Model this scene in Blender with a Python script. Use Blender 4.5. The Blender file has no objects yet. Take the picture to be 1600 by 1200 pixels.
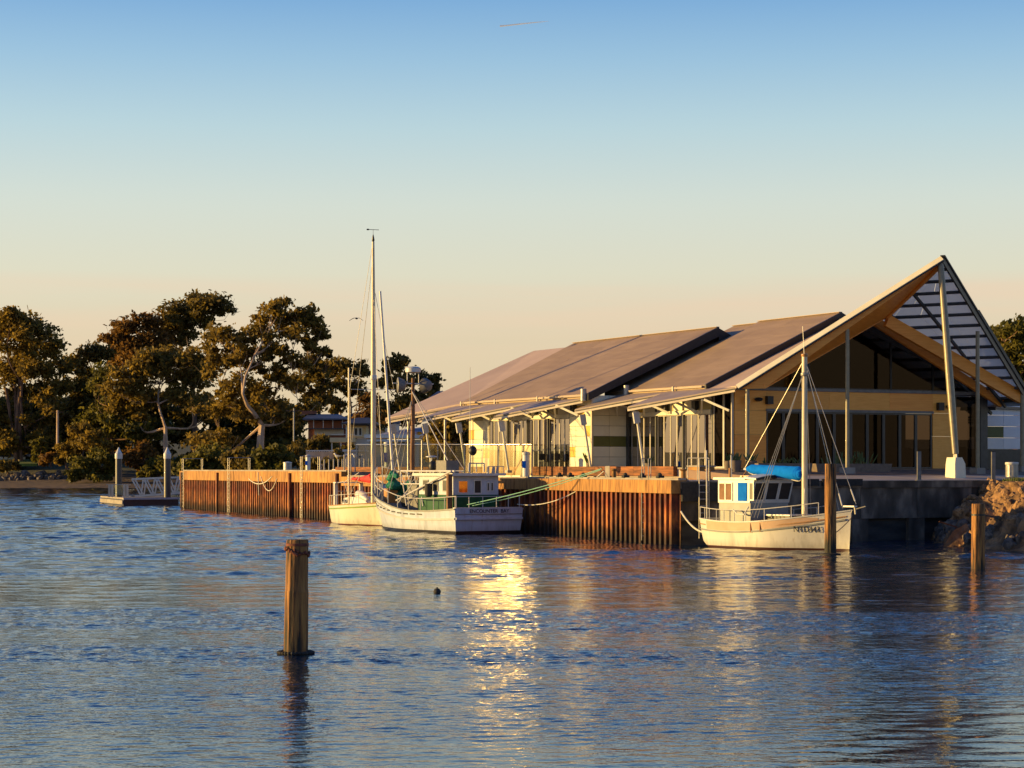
import bpy, math, random
import numpy as np
from mathutils import Vector, Matrix, noise as mnoise

random.seed(7)
rng = np.random.default_rng(7)
R = math.radians
SC = bpy.context.scene
COL = SC.collection

# ------------------------------------------------------------------ camera, sky, sun, exposure
F = 3300.0            # focal length in photo pixels (1600 wide)
HZ = 733.0            # horizon row in the photo
CAMH = 3.3
cam_d = bpy.data.cameras.new("camera")
cam = bpy.data.objects.new("camera", cam_d)
COL.objects.link(cam)
cam.location = (0, 0, CAMH)
cam.rotation_euler = (R(90), 0, 0)
cam_d.sensor_width = 36.0
cam_d.lens = F / 1600.0 * 36.0
cam_d.shift_y = (HZ - 600.0) / 1600.0
cam_d.clip_start = 0.5
cam_d.clip_end = 20000
SC.camera = cam

SUN_EL, SUN_AZ = R(7.0), R(177.0)      # direction to the sun: from -X, low
sun_dir = Vector((math.cos(SUN_AZ) * math.cos(SUN_EL), math.sin(SUN_AZ) * math.cos(SUN_EL), math.sin(SUN_EL)))
sl = bpy.data.lights.new("sun", 'SUN')
sl.energy = 5.0
sl.angle = R(0.53)
sl.color = (1.0, 0.64, 0.20)
so = bpy.data.objects.new("sun", sl)
COL.objects.link(so)
so.rotation_euler = sun_dir.to_track_quat('Z', 'Y').to_euler()
so.location = sun_dir * 200

W = bpy.data.worlds.new("World")
SC.world = W
W.use_nodes = True
wn, wl = W.node_tree.nodes, W.node_tree.links
wn.clear()
w_out = wn.new('ShaderNodeOutputWorld')
sky = wn.new('ShaderNodeTexSky')
sky.sky_type = 'NISHITA'
sky.sun_disc = False
sky.sun_elevation = SUN_EL
sky.sun_rotation = R(273)
sky.air_density = 1.0
sky.dust_density = 1.5
sky.ozone_density = 2.0
bg1 = wn.new('ShaderNodeBackground'); bg1.inputs[1].default_value = 0.05 * .62
wl.new(sky.outputs[0], bg1.inputs[0])
tc = wn.new('ShaderNodeTexCoord')
sx = wn.new('ShaderNodeSeparateXYZ')
wl.new(tc.outputs['Generated'], sx.inputs[0])
asn = wn.new('ShaderNodeMath'); asn.operation = 'ARCSINE'
wl.new(sx.outputs[2], asn.inputs[0])
mr = wn.new('ShaderNodeMapRange')      # elevation 0..90 deg -> 0..1
mr.inputs[1].default_value = 0.0; mr.inputs[2].default_value = R(90)
wl.new(asn.outputs[0], mr.inputs[0])
ramp = wn.new('ShaderNodeValToRGB')
def srgb(r, g, b):
    f = lambda c: (c / 255 / 12.92) if c / 255 <= .04045 else ((c / 255 + .055) / 1.055) ** 2.4
    return (f(r), f(g), f(b), 1)
SKY_STOPS = [(0.0, srgb(214, 190, 156)), (1.6, srgb(217, 195, 161)), (3.6, srgb(216, 196, 166)), (5.2, srgb(214, 207, 183)),
             (7.2, srgb(203, 209, 198)), (9.2, srgb(176, 200, 207)), (11.0, srgb(144, 181, 208)), (12.8, srgb(106, 155, 203)),
             (17, srgb(66, 124, 202)), (28, srgb(38, 92, 176)), (45, srgb(24, 56, 118)), (90, srgb(20, 38, 78))]
el = ramp.color_ramp.elements
el[0].position, el[0].color = 0.0, SKY_STOPS[0][1]
el[1].position, el[1].color = 1.0, SKY_STOPS[-1][1]
for d, c in SKY_STOPS[1:-1]:
    e = el.new(d / 90.0); e.color = c
wl.new(mr.outputs[0], ramp.inputs[0])
# thin warm cloud veil low over the horizon, all the way round
cmap = wn.new('ShaderNodeMapping'); cmap.inputs['Scale'].default_value = (2.2, 2.2, 34)
wl.new(tc.outputs['Generated'], cmap.inputs[0])
cn = wn.new('ShaderNodeTexNoise'); cn.inputs['Scale'].default_value = 1.6; cn.inputs['Detail'].default_value = 5
wl.new(cmap.outputs[0], cn.inputs[0])
band = wn.new('ShaderNodeValToRGB')
be = band.color_ramp.elements
be[0].position, be[0].color = 0.030, (0, 0, 0, 1)
be[1].position, be[1].color = 0.046, (1, 1, 1, 1)
b3 = be.new(0.0535); b3.color = (.95, .95, .95, 1)
b4 = be.new(0.0575); b4.color = (0, 0, 0, 1)
wl.new(mr.outputs[0], band.inputs[0])
cr = wn.new('ShaderNodeMapRange'); cr.inputs[1].default_value = .36; cr.inputs[2].default_value = .66
wl.new(cn.outputs['Fac'], cr.inputs[0])
mu = wn.new('ShaderNodeMath'); mu.operation = 'MULTIPLY'
wl.new(cr.outputs[0], mu.inputs[0]); wl.new(band.outputs[0], mu.inputs[1])
mu2 = wn.new('ShaderNodeMath'); mu2.operation = 'MULTIPLY'; mu2.inputs[1].default_value = .75
wl.new(mu.outputs[0], mu2.inputs[0])
mix = wn.new('ShaderNodeMixRGB'); mix.inputs[2].default_value = srgb(230, 196, 166)
wl.new(mu2.outputs[0], mix.inputs[0]); wl.new(ramp.outputs[0], mix.inputs[1])
bg2 = wn.new('ShaderNodeBackground'); bg2.inputs[1].default_value = 0.59
wl.new(mix.outputs[0], bg2.inputs[0])
adds = wn.new('ShaderNodeAddShader')
wl.new(bg1.outputs[0], adds.inputs[0]); wl.new(bg2.outputs[0], adds.inputs[1])
wl.new(adds.outputs[0], w_out.inputs[0])

SC.view_settings.view_transform = 'Standard'
SC.view_settings.look = 'None'
SC.view_settings.exposure = 0.72
SC.view_settings.gamma = 1.0
SC.view_settings.use_curve_mapping = False
SC.cycles.use_denoising = True
SC.cycles.max_bounces = 8
SC.cycles.transparent_max_bounces = 24
SC.cycles.sample_clamp_indirect = 60
SC.cycles.caustics_reflective = True

# ------------------------------------------------------------------ helpers
def at(px, py, Y):
    return Vector(((px - 800) * Y / F, Y, CAMH - (py - HZ) * Y / F))
def ax(px, Y):
    return (px - 800) * Y / F
def az(py, Y):
    return CAMH - (py - HZ) * Y / F
def wy(py):            # depth of a point of the water surface seen at row py
    return CAMH * F / (py - HZ)

class MB:
    def __init__(s):
        s.v, s.f = [], []
    def add(s, vs, fs):
        n = len(s.v)
        s.v += [tuple(p) for p in vs]
        s.f += [tuple(i + n for i in q) for q in fs]
        return s
    def box(s, x0, x1, y0, y1, z0, z1):
        x0, x1 = min(x0, x1), max(x0, x1); y0, y1 = min(y0, y1), max(y0, y1); z0, z1 = min(z0, z1), max(z0, z1)
        return s.add([(x0, y0, z0), (x1, y0, z0), (x1, y1, z0), (x0, y1, z0), (x0, y0, z1), (x1, y0, z1), (x1, y1, z1), (x0, y1, z1)],
                     [(3, 2, 1, 0), (4, 5, 6, 7), (0, 1, 5, 4), (1, 2, 6, 5), (2, 3, 7, 6), (3, 0, 4, 7)])
    def bar(s, p, q, w, h, up=(0, 0, 1)):
        p, q = Vector(p), Vector(q)
        d = (q - p).normalized()
        u = Vector(up)
        if abs(d.dot(u)) > .98: u = Vector((1, 0, 0))
        a = d.cross(u).normalized() * (w / 2)
        b = a.cross(d).normalized() * (h / 2)
        vs = [p - a - b, p + a - b, p + a + b, p - a + b, q - a - b, q + a - b, q + a + b, q - a + b]
        return s.add(vs, [(3, 2, 1, 0), (4, 5, 6, 7), (0, 1, 5, 4), (1, 2, 6, 5), (2, 3, 7, 6), (3, 0, 4, 7)])
    def path(s, pts, rad, n=8, caps=True):
        pts = [Vector(p) for p in pts]
        m = len(pts)
        rr = rad if isinstance(rad, (list, tuple)) else [rad] * m
        ref = None
        rings = []
        for i, p in enumerate(pts):
            d = (pts[min(i + 1, m - 1)] - pts[max(i - 1, 0)])
            if d.length < 1e-9: d = Vector((0, 0, 1))
            d.normalize()
            if ref is None:
                ref = Vector((0, 0, 1)) if abs(d.z) < .9 else Vector((1, 0, 0))
            a = d.cross(ref).normalized()
            b = a.cross(d).normalized()
            ref = b
            rings.append([p + a * (math.cos(2 * math.pi * k / n) * rr[i]) + b * (math.sin(2 * math.pi * k / n) * rr[i]) for k in range(n)])
        return s.loft(rings, caps)
    def tube(s, p, q, r0, r1=None, n=8, caps=True):
        return s.path([p, q], [r0, r0 if r1 is None else r1], n, caps)
    def loft(s, rings, caps=True, closed=True):
        n = len(rings[0]); base = len(s.v)
        for r in rings: s.v += [tuple(p) for p in r]
        for i in range(len(rings) - 1):
            for k in range(n if closed else n - 1):
                k2 = (k + 1) % n
                s.f.append((base + i * n + k, base + i * n + k2, base + (i + 1) * n + k2, base + (i + 1) * n + k))
        if caps and closed:
            s.f.append(tuple(base + k for k in range(n))[::-1])
            s.f.append(tuple(base + (len(rings) - 1) * n + k for k in range(n)))
        return s
    def lathe(s, prof, n=16, c=(0, 0, 0)):
        rings = [[(c[0] + r * math.cos(2 * math.pi * k / n), c[1] + r * math.sin(2 * math.pi * k / n), c[2] + z) for k in range(n)] for r, z in prof]
        return s.loft(rings)
    def ell(s, c, r, nu=10, nv=6):
        rx, ry, rz = (r, r, r) if isinstance(r, (int, float)) else r
        rings = []
        for j in range(nv + 1):
            a = -math.pi / 2 + math.pi * j / nv
            q = max(math.cos(a), .02)
            rings.append([(c[0] + rx * q * math.cos(2 * math.pi * k / nu), c[1] + ry * q * math.sin(2 * math.pi * k / nu), c[2] + rz * math.sin(a)) for k in range(nu)])
        return s.loft(rings)
    def prism(s, pts, ext):
        e = Vector(ext); n = len(pts)
        vs = [Vector(p) for p in pts] + [Vector(p) + e for p in pts]
        fs = [tuple(range(n))[::-1], tuple(range(n, 2 * n))] + [(i, (i + 1) % n, n + (i + 1) % n, n + i) for i in range(n)]
        return s.add(vs, fs)
    def mesh(s, name, mat=None, smooth=False):
        me = bpy.data.meshes.new(name)
        me.from_pydata(s.v, [], s.f)
        me.update()
        if mat: me.materials.append(mat)
        if smooth:
            me.polygons.foreach_set('use_smooth', [True] * len(me.polygons))
            try: me.set_sharp_from_angle(angle=R(38))
            except Exception: pass
        return me
    def build(s, name, mat, parent=None, smooth=False, label=None, cat=None, group=None, kind=None):
        return inst(name, s.mesh(name, mat, smooth), parent, label=label, cat=cat, group=group, kind=kind)

ORD = ['first', 'second', 'third', 'fourth', 'fifth', 'sixth', 'seventh', 'eighth', 'ninth', 'tenth', 'eleventh', 'twelfth']
def tag(o, label=None, cat=None, group=None, kind=None):
    if label: o['label'] = label
    if cat: o['category'] = cat
    if group: o['group'] = group
    if kind: o['kind'] = kind
    return o
def inst(name, me, parent=None, loc=None, rz=None, scale=None, label=None, cat=None, group=None, kind=None):
    o = bpy.data.objects.new(name, me)
    COL.objects.link(o)
    if parent is not None: o.parent = parent
    if loc is not None: o.location = loc
    if rz is not None: o.rotation_euler = (0, 0, rz) if isinstance(rz, (int, float)) else rz
    if scale is not None: o.scale = scale
    return tag(o, label, cat, group, kind)
def thing(name, label, cat, loc=(0, 0, 0), rz=0.0, group=None):
    o = bpy.data.objects.new(name, None)
    COL.objects.link(o)
    o.empty_display_size = .3
    o.location = loc; o.rotation_euler = (0, 0, rz)
    return tag(o, label, cat, group)
def copy_tree(o, parent=None):
    c = o.copy(); COL.objects.link(c)
    if parent is not None: c.parent = parent
    for ch in list(o.children): copy_tree(ch, c)
    return c
def text_mesh(name, txt, size, mat, parent, loc, rot, sx=1.0, extrude=.004):
    cu = bpy.data.curves.new(name, 'FONT')
    cu.body = txt; cu.size = size; cu.align_x = 'CENTER'; cu.align_y = 'CENTER'; cu.extrude = extrude
    tmp = bpy.data.objects.new("tmp_text", cu); COL.objects.link(tmp)
    bpy.context.view_layer.update()
    me = bpy.data.meshes.new_from_object(tmp.evaluated_get(bpy.context.evaluated_depsgraph_get()))
    bpy.data.objects.remove(tmp)
    me.materials.clear(); me.materials.append(mat)
    o = inst(name, me, parent, loc, rot)
    o.scale = (sx, 1, 1)
    return o

def pm(name, c1, c2=None, rough=.6, scale=3.0, stretch=(1, 1, 1), metal=0.0, bump=0.0, var=0.0, detail=6, spec=.5, lo=.35, hi=.65, c3=None, bscale=None, dist=.02):
    m = bpy.data.materials.new(name); m.use_nodes = True
    n, l = m.node_tree.nodes, m.node_tree.links
    b = n['Principled BSDF']
    b.inputs['Roughness'].default_value = rough
    b.inputs['Metallic'].default_value = metal
    b.inputs['Specular IOR Level'].default_value = spec
    c1 = tuple(c1) + (1,); c2 = tuple(c2) + (1,) if c2 else None
    if c2 is None and not bump and not var:
        b.inputs['Base Color'].default_value = c1
        return m
    t = n.new('ShaderNodeTexCoord'); oi = n.new('ShaderNodeObjectInfo')
    mp = n.new('ShaderNodeMapping'); mp.inputs['Scale'].default_value = stretch
    ad = n.new('ShaderNodeVectorMath'); ad.operation = 'ADD'
    sc = n.new('ShaderNodeMath'); sc.operation = 'MULTIPLY'; sc.inputs[1].default_value = 57.0
    l.new(oi.outputs['Random'], sc.inputs[0])
    l.new(t.outputs['Object'], mp.inputs[0]); l.new(mp.outputs[0], ad.inputs[0]); l.new(sc.outputs[0], ad.inputs[1])
    nz = n.new('ShaderNodeTexNoise'); nz.inputs['Scale'].default_value = scale; nz.inputs['Detail'].default_value = detail
    l.new(ad.outputs[0], nz.inputs[0])
    rp = n.new('ShaderNodeValToRGB')
    e = rp.color_ramp.elements
    e[0].position, e[0].color = lo, c1
    e[1].position, e[1].color = hi, c2 or c1
    if c3: q = e.new((lo + hi) / 2); q.color = tuple(c3) + (1,)
    l.new(nz.outputs['Fac'], rp.inputs[0])
    out = rp.outputs[0]
    if var:
        hs = n.new('ShaderNodeHueSaturation')
        v = n.new('ShaderNodeMapRange'); v.inputs[3].default_value = 1 - var; v.inputs[4].default_value = 1 + var
        l.new(oi.outputs['Random'], v.inputs[0]); l.new(v.outputs[0], hs.inputs['Value']); l.new(out, hs.inputs['Color'])
        out = hs.outputs[0]
    l.new(out, b.inputs['Base Color'])
    if bump:
        bz = nz
        if bscale:
            bz = n.new('ShaderNodeTexNoise'); bz.inputs['Scale'].default_value = bscale; bz.inputs['Detail'].default_value = 5
            l.new(ad.outputs[0], bz.inputs[0])
        bp = n.new('ShaderNodeBump'); bp.inputs['Strength'].default_value = bump; bp.inputs['Distance'].default_value = dist
        l.new(bz.outputs['Fac'], bp.inputs['Height']); l.new(bp.outputs[0], b.inputs['Normal'])
    return m

def glass_mat(name, tint, refl_ior=1.5, clear=.9, refl_col=(1, 1, 1), rough=0.0):
    m = bpy.data.materials.new(name); m.use_nodes = True
    n, l = m.node_tree.nodes, m.node_tree.links
    n.remove(n['Principled BSDF'])
    o = n['Material Output']
    tr = n.new('ShaderNodeBsdfTransparent'); tr.inputs[0].default_value = tuple(c * clear for c in tint) + (1,)
    gl = n.new('ShaderNodeBsdfGlossy'); gl.inputs['Roughness'].default_value = rough; gl.inputs[0].default_value = tuple(refl_col) + (1,)
    # Schlick reflectance from the angle to the surface, the same from both faces of the thin sheet
    ge = n.new('ShaderNodeNewGeometry'); dp = n.new('ShaderNodeVectorMath'); dp.operation = 'DOT_PRODUCT'
    l.new(ge.outputs['Normal'], dp.inputs[0]); l.new(ge.outputs['Incoming'], dp.inputs[1])
    ab = n.new('ShaderNodeMath'); ab.operation = 'ABSOLUTE'; l.new(dp.outputs['Value'], ab.inputs[0])
    om = n.new('ShaderNodeMath'); om.operation = 'SUBTRACT'; om.inputs[0].default_value = 1.0; l.new(ab.outputs[0], om.inputs[1])
    p5 = n.new('ShaderNodeMath'); p5.operation = 'POWER'; p5.inputs[1].default_value = 5.0; l.new(om.outputs[0], p5.inputs[0])
    f0 = ((refl_ior - 1) / (refl_ior + 1)) ** 2
    fr = n.new('ShaderNodeMath'); fr.operation = 'MULTIPLY_ADD'; fr.inputs[1].default_value = 1 - f0; fr.inputs[2].default_value = f0
    l.new(p5.outputs[0], fr.inputs[0])
    mx = n.new('ShaderNodeMixShader')
    l.new(fr.outputs[0], mx.inputs[0]); l.new(tr.outputs[0], mx.inputs[1]); l.new(gl.outputs[0], mx.inputs[2])
    l.new(mx.outputs[0], o.inputs[0])
    return m

M = {}
M['steel'] = pm('galvanised_steel', (.30, .29, .265), (.42, .40, .365), .45, 6, metal=.5)
M['white_metal'] = pm('white_powder_coat', (.50, .49, .46), (.60, .59, .55), .4, 4)
M['grey_metal'] = pm('grey_powder_coat', (.12, .12, .12), (.17, .165, .16), .45, 5)
M['black'] = pm('black_paint', (.012, .012, .013), (.02, .02, .02), .5, 5)
M['frame_dark'] = pm('dark_aluminium', (.035, .035, .036), (.05, .05, .05), .4, 4)
M['frame_light'] = pm('pale_aluminium', (.40, .37, .31), (.48, .44, .37), .4, 5)
M['roof'] = pm('roof_metal', (.28, .195, .118), (.34, .24, .148), .6, .5, stretch=(1, 1, 6), bump=.15, bscale=5, dist=.03, var=.05)
M['roof_pale'] = pm('roof_metal_pale', (.38, .28, .22), (.45, .33, .265), .6, .6, bump=.1, bscale=5)
M['awning'] = pm('awning_sheet', (.30, .23, .18), (.37, .285, .22), .5, .8)
M['fascia'] = pm('fascia_metal', (.52, .44, .33), (.62, .53, .41), .45, 1.5)
M['clad_white'] = pm('cladding_white', (.64, .61, .47), (.72, .69, .54), .5, 1.2, var=.03)
M['clad_yellow'] = pm('cladding_yellow', (.60, .36, .03), (.70, .44, .05), .5, 1.5, var=.05)
M['clad_green'] = pm('cladding_green', (.085, .095, .018), (.12, .13, .03), .5, 1.5)
M['clad_olive'] = pm('cladding_olive', (.32, .27, .10), (.40, .34, .15), .5, 1.5, var=.1)
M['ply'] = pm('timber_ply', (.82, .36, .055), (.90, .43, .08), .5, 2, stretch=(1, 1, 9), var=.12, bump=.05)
M['column'] = pm('column_paint', (.20, .175, .11), (.27, .235, .15), .38, 4)
M['roof_sun_tint'] = pm('roof_last_bay', (.44, .33, .27), (.50, .38, .31), .6, .6)
M['ply_orange'] = pm('timber_glulam', (.80, .29, .035), (.90, .38, .06), .45, 1.6, stretch=(.6, .6, 9), var=.05)
M['poly'] = pm('polycarbonate', (.86, .80, .74), None, .4)
_n, _l = M['poly'].node_tree.nodes, M['poly'].node_tree.links
_t = _n.new('ShaderNodeBsdfTranslucent'); _t.inputs[0].default_value = (1.0, .87, .75, 1)
_m = _n.new('ShaderNodeMixShader'); _m.inputs[0].default_value = .72
_l.new(_n['Principled BSDF'].outputs[0], _m.inputs[1]); _l.new(_t.outputs[0], _m.inputs[2]); _tp = _n.new('ShaderNodeBsdfTransparent'); _tp.inputs[0].default_value = (.95, .93, .92, 1)
_m2 = _n.new('ShaderNodeMixShader'); _m2.inputs[0].default_value = .30
_l.new(_m.outputs[0], _m2.inputs[1]); _l.new(_tp.outputs[0], _m2.inputs[2]); _l.new(_m2.outputs[0], _n['Material Output'].inputs[0])
M['concrete'] = pm('concrete', (.24, .215, .185), (.34, .31, .27), .85, 1.3, bump=.2, bscale=14)
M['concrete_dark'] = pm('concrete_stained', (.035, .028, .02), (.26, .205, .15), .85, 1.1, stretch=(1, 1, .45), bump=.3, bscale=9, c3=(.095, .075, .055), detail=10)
M['paving'] = pm('paving_pale', (.42, .34, .29), (.52, .43, .37), .85, .6, bump=.1, bscale=10)
M['terrace'] = pm('paving_brown', (.20, .13, .095), (.26, .17, .125), .8, .8, bump=.1, bscale=8)
M['sleeper'] = pm('timber_sleeper', (.10, .034, .010), (.30, .105, .026), .8, 2.2, stretch=(.5, 2, 4), var=.25, bump=.3)
M['rope_white'] = pm('rope_white', (.55, .53, .45), (.68, .66, .58), .9, 20)
M['rope_green'] = pm('rope_green', (.16, .42, .30), (.30, .58, .44), .8, 20)
M['rubber'] = pm('rubber', (.014, .013, .013), (.03, .028, .026), .8, 8)
M['leafpot'] = pm('terracotta', (.13, .10, .08), (.18, .14, .11), .8, 6)
M['plant'] = pm('small_plant', (.05, .08, .02), (.10, .13, .035), .7, 9)
M['lettering'] = pm('lettering_paint', (.02, .022, .03), None, .5)
M['gl_clear'] = glass_mat('glass_clear', (.93, .97, .94), 1.5, .96)
M['gl_door'] = glass_mat('glass_door_tint', (.36, .30, .25), 1.45, .8, (.42, .33, .25))
M['gl_facade'] = glass_mat('glass_facade_reflective', (.34, .31, .28), 4.4, .5, (.95, .86, .76))
M['gl_wind'] = glass_mat('glass_wind_screen', (.93, .97, .94), 1.5, .96, (.27, .225, .17), rough=.15)
M['gl_boat'] = glass_mat('glass_cabin', (.5, .5, .5), 1.6, .6)
# ------------------------------------------------------------------ setting: water
def np_mesh(name, V, Q, mat, smooth=True):
    me = bpy.data.meshes.new(name)
    V = np.asarray(V, np.float32); Q = np.asarray(Q, np.int32)
    k = Q.shape[1]
    me.vertices.add(len(V)); me.vertices.foreach_set('co', V.ravel())
    me.loops.add(Q.size); me.loops.foreach_set('vertex_index', Q.ravel())
    me.polygons.add(len(Q)); me.polygons.foreach_set('loop_start', np.arange(0, Q.size, k, dtype=np.int32))
    try: me.polygons.foreach_set('loop_total', np.full(len(Q), k, np.int32))
    except Exception: pass
    me.polygons.foreach_set('use_smooth', np.full(len(Q), smooth))
    me.materials.append(mat)
    me.update(calc_edges=True)
    return me

def vnoise(x, y, seed, ph=None):
    # cheap smooth pseudo-noise from a few rotated sines
    r = np.random.default_rng(seed)
    s = np.zeros_like(x)
    for k in range(7):
        a = r.uniform(0, 2 * np.pi); f = r.uniform(.6, 1.7); p = r.uniform(0, 6.28)
        s += np.sin((x * np.cos(a) + y * np.sin(a)) * f + p)
    return s / 7 * 1.6

def water_material():
    m = bpy.data.materials.new('river_water'); m.use_nodes = True
    n, l = m.node_tree.nodes, m.node_tree.links
    b = n['Principled BSDF']
    b.inputs['Base Color'].default_value = (.005, .022, .050, 1)
    b.inputs['Roughness'].default_value = .03
    b.inputs['IOR'].default_value = 1.333
    b.inputs['Specular IOR Level'].default_value = .5
    g = n.new('ShaderNodeNewGeometry')
    def tex(scale, sxy, det=2.0):
        mp = n.new('ShaderNodeMapping'); mp.inputs['Scale'].default_value = (sxy[0], sxy[1], 1)
        mp.inputs['Rotation'].default_value = (0, 0, sxy[2])
        l.new(g.outputs['Position'], mp.inputs[0])
        t = n.new('ShaderNodeTexNoise'); t.inputs['Scale'].default_value = scale; t.inputs['Detail'].default_value = det
        t.inputs['Roughness'].default_value = .6
        l.new(mp.outputs[0], t.inputs[0])
        return t
    t1 = tex(4.2, (.6, 1.0, .2), 3); t2 = tex(11.0, (.75, 1.0, -.3), 2)
    # wind patches: where the ripple is strong or weak
    tp = n.new('ShaderNodeAttribute'); tp.attribute_name = 'ripple'
    pr = n.new('ShaderNodeMapRange'); pr.inputs[1].default_value = 0; pr.inputs[2].default_value = 1.2
    pr.inputs[3].default_value = .10; pr.inputs[4].default_value = 1.0
    l.new(tp.outputs['Fac'], pr.inputs[0])
    a = n.new('ShaderNodeMath'); a.operation = 'MULTIPLY'; a.inputs[1].default_value = .35
    l.new(t2.outputs['Fac'], a.inputs[0])
    s = n.new('ShaderNodeMath'); s.operation = 'ADD'
    l.new(t1.outputs['Fac'], s.inputs[0]); l.new(a.outputs[0], s.inputs[1])
    bp = n.new('ShaderNodeBump'); bp.inputs['Distance'].default_value = .032
    l.new(s.outputs[0], bp.inputs['Height']); l.new(pr.outputs[0], bp.inputs['Strength'])
    l.new(bp.outputs[0], b.inputs['Normal'])
    return m
M['water'] = water_material()

def make_water():
    ys = [17.0]
    while ys[-1] < 430: ys.append(ys[-1] + max(.05, .0021 * ys[-1]) * (1 if ys[-1] < 230 else 1.6))
    ys = np.array(ys)
    nc = 480
    u = np.linspace(-1, 1, nc)
    Y = ys[:, None] + 0 * u[None, :]
    X = u[None, :] * (.262 * ys[:, None] + 2.5)
    dx = (2 * (.262 * ys + 2.5) / nc)[:, None]; dy = np.gradient(ys)[:, None]
    Z = np.zeros_like(X)
    r = np.random.default_rng(3)
    lane = vnoise(X * .035 + 3, Y * .42 + .035 * X, 12) + .55 * vnoise(X * .10, Y * 1.05 + .06 * X, 14)
    patch = .50 + .22 * vnoise(X * .05, Y * .16 + .02 * X, 11) + .85 * np.clip((lane - .25) / .45, 0, 1) - .20 * np.clip((-lane - .35) / .4, 0, 1)
    patch = np.clip(patch, .10, 1.35)
    lee = np.clip((X - (1.5 + (Y - 24) * .30)) / 3.0, 0, 1) * np.clip((33 - Y) / 5.0, 0, 1)      # calm water in the lee of the bank
    lee = np.maximum(lee, .6 * np.clip((27.5 - Y) / 5, 0, 1) * np.clip((X + 3) / 3, 0, 1))
    patch = patch * (1 - .82 * lee)
    wob = [vnoise(X * .25, Y * .25, 100 + k) for k in range(5)]
    fetch = np.clip((Y - 34) / 45, .16, 1.5)
    for k in range(60):
        lam = .24 * (2.2 / .24) ** (k / 59.0)
        th = np.pi / 2 + r.normal(0, .50) + .12
        kx, ky = np.cos(th) * 2 * np.pi / lam, np.sin(th) * 2 * np.pi / lam
        slope = .029 if lam < .6 else .023
        amp = slope * lam / (2 * np.pi)
        ay = np.clip((lam / (np.abs(np.sin(th)) + .05) / dy - 2.0) / 2.5, 0, 1)
        axx = np.clip((lam / (np.abs(np.cos(th)) + .05) / dx - 2.0) / 2.5, 0, 1)
        wfac = patch if lam < .5 else (.25 + .75 * patch) * np.maximum(fetch, .62 * lee * (lam < 1.3))
        Z += amp * ay * axx * wfac * np.sin(kx * X + ky * Y + r.uniform(0, 6.28) + 1.6 * wob[k % 5])
    far_f = np.clip((Y - 70) / 110, 0, 1.4)
    for k in range(18):
        lam = 2.4 * (8.0 / 2.4) ** (k / 17.0)
        th = np.pi / 2 + r.normal(0, .45) + .1
        kx, ky = np.cos(th) * 2 * np.pi / lam, np.sin(th) * 2 * np.pi / lam
        ay = np.clip((lam / (np.abs(np.sin(th)) + .05) / dy - 2.0) / 2.5, 0, 1)
        Z += .024 * lam / (2 * np.pi) * ay * far_f * (.35 + .65 * patch) * np.sin(kx * X + ky * Y + r.uniform(0, 6.28) + 1.6 * wob[k % 5])
    # skirt columns far to both sides, rows far ahead and behind
    Xl, Xr = X[:, :1] - 600, X[:, -1:] + 600
    X = np.hstack([Xl, X, Xr]); Y = np.hstack([Y[:, :1], Y, Y[:, -1:]]); Z = np.hstack([Z[:, :1] * 0, Z, Z[:, -1:] * 0])
    X = np.vstack([X[:1] * 1.0, X, X[-1:]]); Y = np.vstack([Y[:1] * 0 - 200, Y, Y[-1:] * 0 + 900]); Z = np.vstack([Z[:1] * 0, Z, Z[-1:] * 0])
    h, w = X.shape
    V = np.stack([X, Y, Z], -1).reshape(-1, 3)
    i = np.arange(h * w).reshape(h, w)
    Q = np.stack([i[:-1, :-1], i[:-1, 1:], i[1:, 1:], i[1:, :-1]], -1).reshape(-1, 4)
    me = np_mesh('water', V, Q, M['water'])
    rp = np.pad(patch, 1, mode='edge').astype(np.float32)
    me.attributes.new('ripple', 'FLOAT', 'POINT').data.foreach_set('value', rp.ravel())
    inst('water', me, kind='structure')
make_water()

# ------------------------------------------------------------------ setting: quay lines and terrain
P0, P1, P2, P3 = (Vector((-27.6, 178)), Vector((-10.5, 135)), Vector((1.9, 108.5)), Vector((7.3, 91.5)))
B0 = Vector((11.24, 103.0)); BA = R(27.3)
Vd = Vector((math.cos(BA), math.sin(BA))); Ud = Vector((-math.sin(BA), math.cos(BA)))
def bw(v, t, z=0.0):     # building frame -> world
    p = B0 + Vd * v + Ud * t
    return Vector((p.x, p.y, z))
P4 = P3 + Vd * 17.8
ZL, ZR = 3.13, 2.80      # deck levels of the older high quay and the lower wharf

def shore_z(X, Y):
    """terrain height: river bed, far beach, banks and the made ground behind the quays"""
    # far beach: waterline about Y=368
    e = Y - (366 + 6 * np.sin(X * .03) + 2.5 * np.sin(X * .11 + 1))
    far = np.where(e < 0, e * .12, np.where(e < 22, e * .055, np.where(e < 32, 1.2 + (e - 22) * .19, 3.1 + np.clip((e - 32) * .045, 0, 9))))
    # land behind the quays: distance inside the quay polyline
    def seg(A, B):
        d = (B - A).normalized()
        n = Vector((-d.y, d.x))       # inland side
        return (X - A.x) * n.x + (Y - A.y) * n.y
    dq = np.minimum(seg(P0, P1), np.minimum(1e9, seg(P1, P2)))
    dq = np.where(Y < 120, seg(P2, P3), dq)
    dq = np.minimum(dq, seg(P0 + Vector((4, 60)), P0))       # end of the quay
    dq = np.minimum(dq, seg(P3, P4)) 
    dq = np.minimum(dq, (26 - 0 * X) - 0) if False else dq
    land = np.where(dq < 1.5, -3.0, np.where(dq < 3.0, -3.0 + (dq - 1.5) / 1.5 * 5.3, 2.3))
    rise = np.clip((Y - 230) / 140, 0, 1) * 4.2
    land = np.where(dq > 3, land + rise, land)
    return np.maximum(far, land)

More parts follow.
